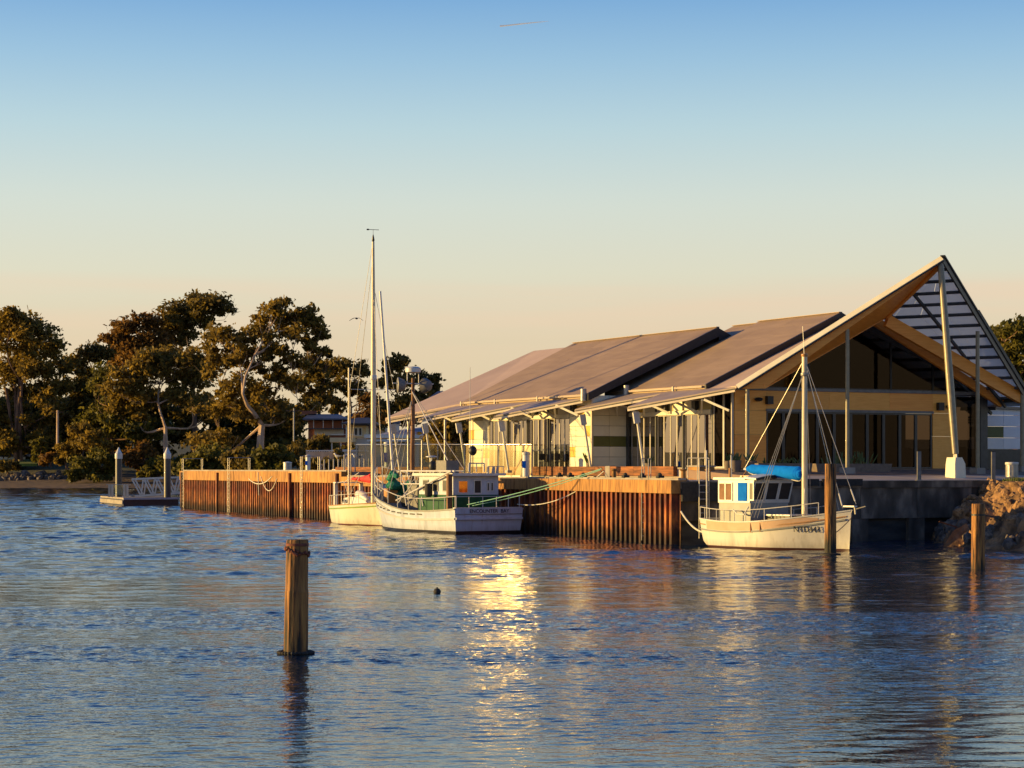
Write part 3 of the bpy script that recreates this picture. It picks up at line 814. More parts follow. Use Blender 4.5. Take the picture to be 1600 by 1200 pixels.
# ---- main roofs
def wing_roof(e0, e1, ez, rv, rz_, t0, t1, tr1, mat, ext_r, th=.28):
    bprism('roof', [(e0, t0, ez - .012), (e0, t1, ez - .012), (rv, tr1, rz_ - .012), (rv, t0, rz_ - .012)], (0, 0, -th), mat)
    nc_ = 7; nl_ = max(1, round((t1 - t0) / 3.4))
    lp = lambda f, g: Vector((e0 + (rv - e0) * f, t0 + (t1 + (tr1 - t1) * f - t0) * g, ez + (rz_ - ez) * f))
    for i in range(nc_):
        for j in range(nl_):
            f0, f1 = i / nc_ + .0002, (i + 1) / nc_ - .0002; g0, g1 = (j + .5 * (i % 2)) / nl_, min(1, (j + 1 + .5 * (i % 2)) / nl_)
            if j == 0: g0 = 0
            if g1 - g0 < .02: continue
            dz = Vector((0, 0, random.uniform(0, .0015)))
            bprism('roof_sheet', [lp(f0, g0) + dz, lp(f0, g1 - .001) + dz, lp(f1, g1 - .001) + dz * .3, lp(f1, g0) + dz * .3], (0, 0, -.01), mat)
    bprism('roof', [(rv + .002, t0, rz_), (rv + .002, tr1, rz_), (e1, t1, ez), (e1, t0, ez)], (0, 0, -th), mat)
    bbar('ridge_cap', (rv, t0, rz_ + .03), (rv, tr1, rz_ + .03), .2, .03, mat)
wing_roof(-.3, 16.3, 7.5, 8.0, 11.4, 2.94, 10.5, 10.5, 'roof', 0)
wing_roof(-.3, 16.3, 7.47, 8.0, 11.3, 10.52, 13.0, 13.0, 'roof', 0)
wing_roof(-2.45, 13.9, 7.28, 5.75, 11.05, 11.1, 26.3, 27.4, 'roof', 0)
# the last bay: sweeps to the far corner, its fuller sun put into a paler colour
bprism('roof', [(-2.4, 26.4, 7.2), (-5.3, 31.0, 6.4), (-2.4, 33.2, 7.3), (5.9, 32.9, 10.86), (5.9, 27.42, 10.86)], (0, 0, -.2), 'roof_sun_tint')
bprism('roof', [(5.902, 27.42, 10.86), (5.902, 32.9, 10.86), (14, 33, 7.2), (14, 27.42, 7.2)], (0, 0, -.2), 'roof_pale')
# dark barge ends where one roof steps above the next
def barge(e0, ez, rv, rz_, t, d):
    bprism('barge_board', [(e0, t, ez + .03), (rv, t, rz_ + .03), (rv, t, rz_ - d), (e0, t, ez - d * .75)], (0, -.14, 0), 'black')
barge(-.32, 7.5, 8.0, 11.4, 2.93, .48)
barge(-2.47, 7.28, 5.75, 11.05, 11.09, .5)
bprism('gable_wall', [(5.76, 11.09, 11.0), (13.9, 11.09, 7.25), (13.9, 11.09, 6.5), (5.76, 11.09, 10.3)], (0, -.1, 0), 'black')
bprism('gable_wall', [(8.01, 2.93, 11.4), (16.3, 2.93, 7.5), (16.3, 2.93, 6.9), (8.01, 2.93, 10.8)], (0, -.1, 0), 'black')
# gutters, rain heads, downpipes
def gutter(v, t0, t1, z):
    bbar('gutter', (v, t0, z), (v, t1, z), .11, .10, 'awning')
gutter(-.40, 3.0, 10.3, 7.42); gutter(-2.56, 11.3, 26.2, 7.2)
for v, t, z in ((-.42, 10.45, 7.42), (-2.58, 11.25, 7.22)):
    MB().lathe([(.13, -.32), (.16, -.3), (.16, .32), (.12, .34)], 14, (v, t, z)).build('rain_head', M['steel'], H, smooth=True)
for v, t, z in ((-.45, 5.7, 7.4), (-2.6, 16.4, 7.18), (-2.6, 21.6, 7.18), (-2.6, 26.0, 7.18)):
    bbox('gutter_bracket', v - .05, v + .05, t - .05, t + .05, z - .25, z + .12, mat='fascia')
bbar('side_fascia', (-.2, 2.9, 7.22), (-.2, 11.0, 7.22), .1, .2, 'clad_white')
bbar('side_fascia', (-2.2, 11.2, 7.1), (-2.2, 26, 7.1), .1, .14, 'clad_white')
# small vent and aerial on the ridges

# ---- saw-tooth awnings: triangular plates hinged on the eave, tips swung out over the terrace
def awning(A, B, C, foot):
    A, B, C = Vector(A), Vector(B), Vector(C)
    bprism('awning', [A, B, C], (0, 0, -.07), 'awning')
    bbar('awning_shadow_bar', A + Vector((.04, 0, -.105)), B + Vector((.04, 0, -.105)), .05, .06, 'frame_dark')  # dark bar standing in for the shadow line under the plate
    d = (B - A).normalized()
    bbar('awning_edge', A + Vector((-.01, 0, -.19)), B + Vector((-.01, 0, -.19)) , .06, .10, 'fascia')
    bbar('awning_edge', B + Vector((.05, .05, -.12)), C + Vector((0, .05, -.12)), .06, .14, 'fascia')
    # tip bracket and raking strut
    br = B + Vector((.28, -.28, -.28))
    MB().bar(br, br + Vector((.10, 0, -.55)), .34, .12, (0, 1, 0)).build('strut_bracket', M['white_metal'], H)
    MB().tube(br + Vector((.12, 0, -.5)), foot, .065, n=10).build('strut', M['clad_white'], H, smooth=True)
    bbox('strut_shoe', foot[0] - .14, foot[0] + .14, foot[1] - .14, foot[1] + .14, foot[2] - .1, foot[2] + .04, mat='steel')
    # folded knee braces from the wall to the awning
    v0 = A.x - .06
    for k in (.06, .52):
        t = A.y + (C.y - A.y) * k
        bbar('knee_brace', (v0 - .05, t, 6.16), (v0 - .75, t + 1.15, 6.72), .09, .11, 'clad_white')
        bbar('knee_brace', (v0 - .05, t + 2.5, 6.16), (v0 - .75, t + 1.35, 6.72), .09, .11, 'clad_white')
awning((-.42, 0.0, 7.3), (-3.3, 5.4, 6.45), (-.42, 6.3, 7.3), (-2.5, 5.2, 3.36))
awning((-.42, 5.6, 7.28), (-3.3, 10.9, 6.45), (-.42, 11.6, 7.28), (-2.5, 10.6, 3.36))
awning((-2.6, 11.3, 7.05), (-5.4, 16.2, 6.2), (-2.6, 17.0, 7.05), (-4.6, 16.0, 3.2))
awning((-2.6, 16.5, 7.05), (-5.4, 21.5, 6.2), (-2.6, 22.2, 7.05), (-4.6, 21.3, 3.2))
awning((-2.6, 21.7, 7.05), (-5.4, 26.0, 6.25), (-2.6, 27.2, 7.05), (-4.6, 25.8, 3.2))
awning((-2.6, 26.6, 7.05), (-5.4, 30.6, 6.3), (-2.6, 32.4, 7.05), (-4.6, 30.4, 3.2))
for t in (23.4, 28.5): btube('verandah_post', (-4.9, t, ZR), (-4.9, t, 6.15), .07)
btube('verandah_post', (-4.6, 27.2, ZR), (-4.6, 27.2, 5.0), .06)

# ---- the pointed front canopy
PK, A_, R_ = Vector((8.0, -5.2, 13.55)), Vector((-.42, -.1, 7.36)), Vector((8.0, 2.8, 11.05))
E_, K_, E2 = Vector((-.42, 2.8, 7.2)), Vector((16.7, -1.0, 7.25)), Vector((16.7, 2.8, 6.05))
bprism('canopy_roof', [A_, PK, R_], (0, 0, -.12), 'roof_pale')
bprism('canopy_roof', [A_, R_, E_], (0, 0, -.12), 'roof_pale')
# orange timber soffit and rafter between the rake edge and the portal frame
J = Vector((8.0, -.9, 10.9))
bprism('timber_soffit', [A_ + Vector((.25, -.12, -.16)), PK + Vector((-.02, .05, -.30)), J, Vector((.75, -.75, 7.22))], (.03, .08, .02), 'ply_orange')
bbar('rafter', (.75, -.70, 7.33), (7.95, -.70, 10.95), .16, .26, 'ply_orange')
dR = (PK - A_).normalized(); sN = (PK - A_).cross(R_ - A_).normalized()
sN = sN if sN.z > 0 else -sN
oN = dR.cross(sN).normalized(); oN = oN if oN.y < 0 else -oN
def edge_strip(name, off_n, off_o, wd, th, mat, tilt):
    up = (sN * math.sin(R(tilt)) + oN * math.cos(R(tilt))).normalized()      # face normal of the folded flashing
    a, b = A_ + sN * off_n + oN * off_o, PK + sN * off_n + oN * off_o
    side = dR.cross(up).normalized()
    MB().prism([a - side * wd / 2, b - side * wd / 2, b + side * wd / 2, a + side * wd / 2], -up * th).build(name, M[mat], H)
edge_strip('rake_fascia', -.05, .10, .34, .04, 'clad_white', 52)
edge_strip('rake_trim', -.20, .20, .07, .05, 'frame_dark', 30)
# right slope: purlins, rafters and translucent sheets between them
nrm = (K_ - PK).cross(R_ - PK).normalized()
if nrm.z < 0: nrm = -nrm
def z_on(v, t): return PK.z - (nrm.x * (v - PK.x) + nrm.y * (t - PK.y)) / nrm.z
E2.z = z_on(E2.x, E2.y)
poly = [PK, K_, E2, R_]
def level_seg(z):
    out = []
    for i in range(4):
        p, q = poly[i], poly[(i + 1) % 4]
        if (p.z - z) * (q.z - z) < 0: out.append(p.lerp(q, (z - p.z) / (q.z - p.z)))
    return out
lv = [13.1 - .5 * i for i in range(14)]
segs = []
for z in lv:
    s = level_seg(z)
    if len(s) == 2:
        s.sort(key=lambda p: p.y); segs.append(s)
        bbar('purlin', s[0] - nrm * .12, s[1] - nrm * .12, .08, .14, 'frame_dark', nrm)
# sheets: cells between neighbouring purlins
prev = [PK, PK]
for s in segs + [[K_ - (K_ - PK) * .002, E2]]:
    n_c = max(1, round((s[1] - s[0]).length / 1.3)); 
    for c in range(n_c):
        a0, a1 = prev[0].lerp(prev[1], c / n_c), prev[0].lerp(prev[1], (c + 1) / n_c)
        b0, b1 = s[0].lerp(s[1], c / n_c), s[0].lerp(s[1], (c + 1) / n_c)
        g = (b1 - b0).normalized() * .012
        pts = [a0 + g, b0 + g, b1 - g, a1 - g] if (a1 - a0).length > .05 else [a0, b0 + g, b1 - g]
        MB().prism(pts, -nrm * .03).build('roof_sheet', M['poly'], H)
    prev = s
bbar('rake_fascia', PK + Vector((.05, -.08, -.12)), K_ + Vector((.1, -.08, -.12)), .09, .34, 'frame_dark')
bbar('rake_trim', PK + Vector((.05, -.05, .06)), K_ + Vector((.1, -.05, .06)), .25, .08, 'black')
bbar('rake_fascia', PK.lerp(K_, .42) + Vector((0, -.1, .25)), K_ + Vector((.2, -.1, .1)), .1, .2, 'black')
for f_ in (.33, .62):      # slope rafters between ridge and side
    a, b = PK.lerp(R_, f_), K_.lerp(E2, f_)
    bbar('slope_rafter', a - nrm * .34, b - nrm * .34, .1, .16, 'frame_dark', nrm)
bbar('glulam_beam', (8.0, -.9, 10.75), (16.6, -1.0, 7.0), .26, .62, 'ply_orange')
bbar('glulam_beam', (8.0, .3, 10.9), (16.4, .3, 6.75), .2, .45, 'ply_orange')
bbar('ridge_beam', J + Vector((0, 0, .1)), PK + Vector((0, .15, -.35)), .18, .35, 'ply_orange')
bbar('eave_beam', (16.6, -1, 6.95), (16.6, 9, 6.75), .14, .3, 'frame_dark')
bprism('verandah_roof', [(16.7, -.9, 6.95), (22.5, 2.0, 6.95), (22.5, 9, 7.0), (16.7, 9, 7.0)], (0, 0, -.14), 'frame_dark')
# columns
def column(v, t, z1, r=.105, zb=3.0, base=.5, bh=.28, mat='column'):
    c = btube('column', (v, t, zb + bh - .02), (v, t, z1), r, r, mat, 16)
    MB().prism([(v - base / 2, t - base / 2, zb - .25), (v + base / 2, t - base / 2, zb - .25), (v + base / 2, t + base / 2, zb - .25), (v - base / 2, t + base / 2, zb - .25)], (0, 0, bh + .25)).build('footing', M['concrete'], c)
    return c
column(.12, -.25, 7.3, .1, 3.2, .3, .1)
column(4.25, -2.75, 10.1, .10, 3.08, .55, .3)
column(11.9, -3.2, 10.2, .10, 3.06, .55, .3)
column(16.55, -1.15, 7.2, .11, 3.15, .5, .3)
base = Vector((8.0, -6.28, 2.88))
c = MB().path([base + Vector((0, .0, 1.15)), base.lerp(PK, .35) + Vector((0, 0, .55)), PK + Vector((0, .05, -.25))], [.155, .19, .15], 18).build('leaning_column', M['column'], H, smooth=True)
MB().tube(base + Vector((0, 0, .95)), base + Vector((0, .02, 1.2)), .08).box(7.96, 8.04, base.y - .12, base.y + .12, 3.72, 4.05).build('pin_joint', M['steel'], c)
q = [(-.34, -.38), (.34, -.38), (.34, .38), (-.34, .38)]
MB().loft([[(8 + x * .98, base.y + y, 2.7) for x, y in q], [(8 + x * .92, base.y + y * .9, 3.55) for x, y in q], [(8 + x * .6 - .06, base.y + y * .85, 3.86) for x, y in q]]).build('plinth', M['clad_white'], c)
# white flank beyond the verandah, dark plinth below it
ys = 8.6
M['clad_bright'] = pm('cladding_flank', (.80, .79, .80), (.86, .85, .86), .5, 1.2)
xs = [21.2, 23.6, 27, 31, 36]
for x0, x1 in zip(xs, xs[1:]):
    for z0, z1 in ((4.45, 5.1), (5.1, 5.75), (5.75, 6.4), (6.4, 7.0)):
        gr = (z0 == 5.1 and x1 < 24) 
        bbox('cladding_panel', x0 + .01, x1 - .01, ys, ys + .12, z0 + .008, z1 - .008, mat='clad_green' if gr else 'clad_bright')
bbox('plinth_wall', 17, 36, ys + .02, ys + .3, 2.7, 4.44, mat='frame_dark')
for z in (5.9, 6.05, 6.2): bbox('wall_louvre', 21.0, 21.35, ys - .12, ys - .01, z, z + .1, mat='black')
bprism('verandah_roof', [(21.5, 8.4, 6.95), (36, 8.4, 6.6), (36, 14, 7.2), (21.5, 14, 7.2)], (0, 0, -.15), 'roof')
# ------------------------------------------------------------------ boats
def hull_mesh(L, st, n=40, m=12, transom=True):
    """st(u) -> (half beam at sheer, sheer z, half beam at waterline, keel z, x offset of sheer, flare power)"""
    rings = []
    for i in range(n + 1):
        u = i / n
        bs, zs, bwl, zk, xo_s, xo_k = st(u)
        x = u * L
        ring = []
        for side in (1, -1):
            seq = []
            for k in range(m + 1):
                w = k / m                      # 0 keel .. 1 sheer
                z = zk + (zs - zk) * w
                zz = max(0.0, min(1.0, (0 - zk) / (zs - zk))) if zs > zk else .4
                if w <= zz or zz >= 1:
                    b = bwl * math.sin(math.pi / 2 * (w / max(zz, 1e-3))) ** .75 if zz > 0 else bwl
                else:
                    f = (w - zz) / (1 - zz)
                    b = bwl + (bs - bwl) * (f ** .8)
                seq.append((x + xo_k + (xo_s - xo_k) * w, side * max(b, .012), z))
            ring.append(seq)
        rings.append(list(reversed(ring[0])) + ring[1])     # port sheer -> keel -> starboard sheer
    return rings
def hull_obj(name, rings, mat, parent):
    mb = MB(); mb.loft(rings, caps=False, closed=False)
    n = len(rings[0])
    mb.f.append(tuple(range(n)))                              # transom
    return mb.build(name, mat, parent, smooth=True)
def strip(rings, k0, k1, off, name, mat, parent, lo=0, hi=None, dz=0.0):
    """a proud strip on the hull between ring positions k0 and k1"""
    hi = hi or len(rings)
    mb = MB(); rr_ = []
    for r in rings[lo:hi]:
        p, q = Vector(r[k0]), Vector(r[k1])
        s = 1 if (p.y + q.y) > 0 else -1
        o = Vector((0, s * off, 0))
        rr_.append([p, p + o, q + o, q])
    mb.loft(rr_)
    return mb.build(name, mat, parent, smooth=False)
def at_z(ring, z, side):
    """point of a ring at height z on one side (+1 port, -1 starboard)"""
    half = ring[:len(ring) // 2][::-1] if side > 0 else ring[len(ring) // 2:]
    for p, q in zip(half, half[1:]):
        if (p[2] - z) * (q[2] - z) <= 0 and p[2] != q[2]:
            t = (z - p[2]) / (q[2] - p[2]); return Vector(p).lerp(Vector(q), t)
    return Vector(half[-1])
def line_strip(rings, zf, side, h, off, name, mat, parent, lo, hi):
    rr_ = []
    for i in range(lo, hi + 1):
        z = zf(i / (len(rings) - 1)); r = rings[i]
        p, q = at_z(r, z - h / 2, side), at_z(r, z + h / 2, side)
        o = Vector((0, side * off, 0))
        rr_.append([p - o * .5, p + o, q + o, q - o * .5])
    return MB().loft(rr_).build(name, mat, parent)
def deck_obj(rings, parent, mat, dz=-.08, lo=0, hi=None, name='deck'):
    mb = MB(); pts = []
    for r in rings[lo:hi]:
        a, b = Vector(r[0]), Vector(r[-1])
        pts.append([(a.x, a.y * .97, a.z + dz), (b.x, b.y * .97, b.z + dz), (b.x, b.y * .97, b.z + dz - .05), (a.x, a.y * .97, a.z + dz - .05)])
    return mb.loft(pts).build(name, mat, parent)
def rail(parent, pts, h, r=.016, mat='white_metal', mids=(), nm='guard_rail', post='stanchion'):
    tops = [Vector(p) + Vector((0, 0, h)) for p in pts]
    MB().path(tops, r, 6).build(nm, M[mat], parent, smooth=True)
    for k in mids: MB().path([Vector(p) + Vector((0, 0, h * k)) for p in pts], r * .8, 5).build(nm, M[mat], parent, smooth=True)
    for p in pts: MB().tube(p, Vector(p) + Vector((0, 0, h)), r * 1.1, n=6).build(post, M[mat], parent, smooth=True)
def wires(parent, segs, r=.011, mat='steel', nm='rigging_wire'):
    for p, q in segs: MB().tube(p, q, r, n=5, caps=False).build(nm, M[mat], parent, smooth=True)

def hull_paint(name, low, white, zline, low2=None):
    m = bpy.data.materials.new(name); m.use_nodes = True
    n, l = m.node_tree.nodes, m.node_tree.links
    b = n['Principled BSDF']; b.inputs['Roughness'].default_value = .32
    t = n.new('ShaderNodeTexCoord'); sp = n.new('ShaderNodeSeparateXYZ'); l.new(t.outputs['Object'], sp.inputs[0])
    nz = n.new('ShaderNodeTexNoise'); nz.inputs['Scale'].default_value = 1.3; nz.inputs['Detail'].default_value = 7
    mp = n.new('ShaderNodeMapping'); mp.inputs['Scale'].default_value = (1.5, 1.5, .5); l.new(t.outputs['Object'], mp.inputs[0]); l.new(mp.outputs[0], nz.inputs[0])
    rp = n.new('ShaderNodeValToRGB'); e = rp.color_ramp.elements
    e[0].position, e[0].color = .28, tuple(c * .72 for c in white) + (1,)
    e[1].position, e[1].color = .5, tuple(white) + (1,)
    l.new(nz.outputs['Fac'], rp.inputs[0])
    st = n.new('ShaderNodeMath'); st.operation = 'GREATER_THAN'; st.inputs[1].default_value = zline
    l.new(sp.outputs[2], st.inputs[0])
    mx = n.new('ShaderNodeMixRGB'); mx.inputs[1].default_value = tuple(low) + (1,)
    # rust runs and a band of water scum above the boot line
    m2 = n.new('ShaderNodeMapping'); m2.inputs['Scale'].default_value = (5, 5, .35); l.new(t.outputs['Object'], m2.inputs[0])
    n2 = n.new('ShaderNodeTexNoise'); n2.inputs['Scale'].default_value = 1.4; n2.inputs['Detail'].default_value = 6; l.new(m2.outputs[0], n2.inputs[0])
    r2 = n.new('ShaderNodeMapRange'); r2.inputs[1].default_value = .60; r2.inputs[2].default_value = .80; r2.inputs[4].default_value = .55; l.new(n2.outputs['Fac'], r2.inputs[0])
    mr_ = n.new('ShaderNodeMixRGB'); mr_.inputs[2].default_value = (.22, .10, .045, 1); l.new(r2.outputs[0], mr_.inputs[0]); l.new(rp.outputs[0], mr_.inputs[1])
    sc_ = n.new('ShaderNodeMapRange'); sc_.inputs[1].default_value = zline + .30; sc_.inputs[2].default_value = zline; sc_.inputs[4].default_value = .6; l.new(sp.outputs[2], sc_.inputs[0])
    sm = n.new('ShaderNodeMath'); sm.operation = 'MULTIPLY'; l.new(sc_.outputs[0], sm.inputs[0]); l.new(n2.outputs['Fac'], sm.inputs[1])
    ms = n.new('ShaderNodeMixRGB'); ms.inputs[2].default_value = (.16, .12, .06, 1); l.new(sm.outputs[0], ms.inputs[0]); l.new(mr_.outputs[0], ms.inputs[1])
    l.new(st.outputs[0], mx.inputs[0]); l.new(ms.outputs[0], mx.inputs[2]); l.new(mx.outputs[0], b.inputs['Base Color'])
    return m
M['hull_white'] = hull_paint('hull_white', (.05, .018, .014), (.62, .60, .53), .10)
M['hull_trawler'] = hull_paint('hull_trawler', (.012, .011, .012), (.50, .56, .66), .16)
M['hull_cream'] = hull_paint('hull_cream', (.10, .028, .015), (.64, .62, .48), .07)
M['peach'] = pm('bulwark_peach', (.46, .31, .20), (.54, .37, .25), .45, 2)
M['white_paint'] = pm('white_boat_paint', (.56, .56, .53), (.64, .64, .61), .4, 3)
M['grey_paint'] = pm('grey_boat_paint', (.20, .21, .20), (.27, .28, .265), .5, 3)
M['green_paint'] = pm('green_boat_paint', (.006, .065, .028), (.01, .09, .04), .5, 3, spec=.2)
M['green_net'] = pm('green_net', (.01, .11, .07), (.03, .30, .19), .9, 14, bump=.6, dist=.05)
M['blue_cloth'] = pm('blue_canvas', (.004, .165, .68), (.006, .20, .80), .9, 5, bump=.35, dist=.03, spec=.05)
M['red_cloth'] = pm('red_canvas', (.50, .018, .022), (.64, .03, .03), .75, 5, bump=.3, dist=.03)
M['teak'] = pm('teak_deck', (.26, .14, .06), (.38, .21, .09), .7, 3, stretch=(1, 8, 1))
M['wood_varnish'] = pm('varnished_wood', (.36, .17, .05), (.50, .25, .08), .35, 3, stretch=(1, 1, .3))
M['mast_paint'] = pm('mast_cream', (.58, .50, .33), (.68, .60, .42), .4, 2)
M['mast_brown'] = pm('mast_brown_wood', (.13, .055, .025), (.24, .11, .045), .7, 3, stretch=(4, 4, .6), bump=.4)
M['deck_grey'] = pm('deck_paint_grey', (.22, .21, .20), (.30, .29, .27), .7, 3)
M['brass_win'] = pm('curtain_orange', (.20, .10, .05), (.27, .14, .07), .8, 4)
M['blue_door'] = pm('blue_panel', (.004, .145, .62), (.008, .18, .70), .85, 4, spec=.08)

# ---- white ketch-like boat with the blue sail cover
LB = 7.4; ang = R(-50)
bt = thing('sail_boat', 'cream white wooden boat with blue sail cover and a wheelhouse, moored by the sea wall', 'boat', (8.75, 90.2, 0), ang)
def st_b(u):
    bs = 1.28 * (math.sin(math.pi * min(1, .22 + u * .80)) ** .55) if u < .97 else .14
    bs = (1.02 + .46 * math.sin(math.pi * min(u / .9, 1))) * (1 - max(0, (u - .50) / .50) ** 2.3) + .03
    zs = 1.24 - .34 * math.sin(math.pi * min(1, u * 1.25) * .5) * (1 - u) + .44 * u ** 2.2
    zk = -.55 if u > .22 else -.55 + (.80) * (1 - u / .22) ** 1.6
    bwl = bs * (.88 if u > .3 else .88) * (1 - max(0, (u - .45) / .55) ** 1.9)
    if zk > 0: bwl = bs * .75
    return bs, zs, bwl, zk, .12 * u + .0, -.05 * u - .0
rb = hull_mesh(LB, st_b, 44, 14)
hull_obj('hull', rb, M['hull_white'], bt)
deck_obj(rb, bt, M['teak'], -.22, 0, 44)
for s in (1, -1):
    zf = lambda u: st_b(u)[1] - .47 + .10 * u
    line_strip(rb, zf, s, .065, .05, 'rub_strake', M['grey_paint'], bt, 0, 43)
    line_strip(rb, lambda u: st_b(u)[1] - .02, s, .06, .035, 'gunwale', M['white_paint'], bt, 0, 44)
    rr_ = []
    for i in range(3, 38):      # peach band on the bulwark
        u = i / 44; zt, zb = st_b(u)[1] - .06, zf(u) + .045
        if i > 34: k = (i - 34) / 4; zt, zb = zt - .12 * k, zb + .10 * k
        p, q = at_z(rb[i], zb, s), at_z(rb[i], zt, s); o = Vector((0, s * .012, 0))
        rr_.append([p - o, p + o, q + o, q - o])
    MB().loft(rr_).build('bulwark_band', M['peach'], bt)
# rust streaks from the chain plates
for u in (.455, .475, .53):
    i = int(u * 44); p = at_z(rb[i], st_b(u)[1] - .42, -1)
    MB().box(p.x - .015, p.x + .015, p.y - .06, p.y + .02, p.z - .05, p.z + .32).build('chain_plate', M['rust'], bt)
# deckhouse: aft half white with curtains and a blue door, lower trunk grey, raked front windows
x0, x1, hb, zt = 1.25, 3.1, 1.2, 2.92
zd = .95
MB().box(x0, x1 - .05, -hb + .06, hb - .06, zd, 1.92).build('cabin_trunk', M['grey_paint'], bt)
cab = MB().prism([(x0, -hb, 1.9), (x1 - .05, -hb, 1.9), (x1 + .22, -hb, 2.86), (x0, -hb, 2.86)], (0, 2 * hb, 0)).build('wheelhouse', M['white_paint'], bt)
def cabin_window(x, w, z, h, mat, fr='white_paint', name='window'):
    f = MB().box(x, x + w, -hb - .03, -hb - .002, z, z + h).build(name, M[fr], cab)
    return f
def win_side(xa, xb, za, zb, mat, name='window'):
    f = MB()
    t = .05
    f.box(xa - t, xa, -hb - .035, -hb - .002, za - t, zb + t).box(xb, xb + t, -hb - .035, -hb - .002, za - t, zb + t).box(xa, xb, -hb - .035, -hb - .002, zb, zb + t).box(xa, xb, -hb - .035, -hb - .002, za - t, za)
    f.build(name, M['white_paint'], cab)
    MB().box(xa + .002, xb - .002, -hb - .022, -hb - .003, za + .002, zb - .002).build('curtain' if mat == 'brass_win' else 'pane', M[mat], cab)
win_side(x0 + .10, x0 + .40, 2.02, 2.70, 'brass_win'); win_side(x0 + .47, x0 + .80, 2.02, 2.70, 'brass_win')
MB().box(x0 + 1.16, x0 + 1.66, -hb - .03, -hb - .003, 1.98, 2.74).build('blue_shutter', M['blue_door'], cab)
win_side(x0 + 1.84, x0 + 2.02, 2.05, 2.72, 'black')
# front: three raked panes
for y in (-.78, 0, .78):
    o = MB()
    for (ya, yb, za, zb) in ((y - .37, y - .31, 1.98, 2.78), (y + .31, y + .37, 1.98, 2.78), (y - .31, y + .31, 2.72, 2.78), (y - .31, y + .31, 1.98, 2.04)):
        xx = lambda z: x1 - .05 + .27 * (z - 1.9) / .96
        o.prism([(xx(za) + .03, ya, za), (xx(za) + .03, yb, za), (xx(zb) + .03, yb, zb), (xx(zb) + .03, ya, zb)], (-.027, 0, 0))
    o.build('window', M['white_paint'], cab)
    MB().prism([(xx(2.04) + .012, y - .31, 2.04), (xx(2.04) + .012, y + .31, 2.04), (xx(2.72) + .012, y + .31, 2.72), (xx(2.72) + .012, y - .31, 2.72)], (-.01, 0, 0)).build('pane', M['black'], cab)
# roofs: flat aft, cambered forward with dark visor edge
MB().box(x0 - .22, x1 - .25, -hb - .08, hb + .08, 2.865, 2.95).build('cabin_roof', M['white_paint'], bt)
rr_ = []
for i in range(9):
    y = -hb - .12 + (2 * hb + .24) * i / 8; z = 2.90 + .14 * (1 - (y / (hb + .12)) ** 2)
    rr_.append([(x1 - .24, y, z), (x1 + .42, y, z - .04), (x1 + .42, y, z + .03), (x1 - .24, y, z + .07)])
MB().loft(rr_).build('roof_visor', M['white_paint'], bt)
MB().loft([[(p[1][0] + .005, p[1][1], p[1][2] - .05), (p[1][0] + .03, p[1][1], p[1][2] - .05), (p[1][0] + .03, p[1][1], p[1][2] + .05), (p[1][0] + .005, p[1][1], p[1][2] + .05)] for p in rr_]).build('visor_edge', M['black'], bt)
MB().box(x0 + .5, x0 + 1.2, -.4, .3, 2.955, 3.03).box(x0 + 1.1, x0 + 1.8, -.2, .5, 2.955, 3.0).build('roof_hatch', M['wood_varnish'], bt)
MB().tube((x0 + .1, -.6, 2.95), (x0 + .1, -.6, 3.35), .05).build('stack_pipe', M['wood_varnish'], bt, smooth=True)
# forward trunk cabin and hatches
MB().box(3.4, 4.75, -.62, .62, 1.0, 1.38).build('fore_cabin', M['black'], bt)
MB().box(3.37, 4.8, -.66, .66, 1.385, 1.44).build('fore_cabin_top', M['white_paint'], bt)
MB().box(5.6, 5.9, -.22, .22, 1.1, 1.42).build('hatch', M['clad_yellow'], bt)
MB().box(3.5, 3.9, -1.0, -.74, 1.02, 1.2).build('deck_locker', M['clad_yellow'], bt)
# mast, boom with cover, gallows
mx = 5.0
mt = MB().path([(mx, 0, .9), (mx, 0, 5.2), (mx, 0, 7.95)], [.125, .12, .11], 14).build('mast', M['mast_paint'], bt, smooth=True)
MB().lathe([(.13, 0), (.14, .02), (.14, .1), (.10, .12)], 14, (mx, 0, 7.9)).build('mast_cap', M['wood_varnish'], mt, smooth=True)
MB().lathe([(.14, 0), (.16, .03), (.16, .12), (.13, .15)], 14, (mx, 0, 7.1)).build('mast_band', M['steel'], mt, smooth=True)
MB().tube((mx - .02, .0, 8.0), (mx - .1, 0, 9.15), .012, n=5).build('aerial', M['white_metal'], mt)
bm_ = MB().path([(mx - .15, 0, 3.06), (1.7, -.1, 3.30)], [.06, .05], 10).build('boom', M['white_paint'], bt, smooth=True)
rings = []
for i in range(19):
    f = i / 18; x = mx - .12 - f * 2.95
    s = .9 + random.uniform(-.02, .02)
    rz_ = (.36 - .14 * f) * (1 if 0 < i < 18 else .55) * s; ry = (.25 - .09 * f) * s
    zc = 3.06 + .22 * f + .02
    rings.append([(x, ry * math.cos(2 * math.pi * k / 12) - .1 * f, zc + rz_ * math.sin(2 * math.pi * k / 12) * (1.0 if math.sin(2 * math.pi * k / 12) > 0 else .85)) for k in range(12)])
MB().loft(rings).build('sail_cover', M['blue_cloth'], bm_, smooth=True)
MB().path([(r[9][0], r[9][1] - .01, r[9][2] - .015 + .02 * math.sin(i * 3)) for i, r in enumerate(rings)], .022, 6).build('lacing', M['rope_white'], bm_)
for s in (-1, 1): MB().tube((1.9, s * .45, 2.95), (1.85, -.08, 3.25), .03, n=6).build('boom_gallows', M['wood_varnish'], bt)
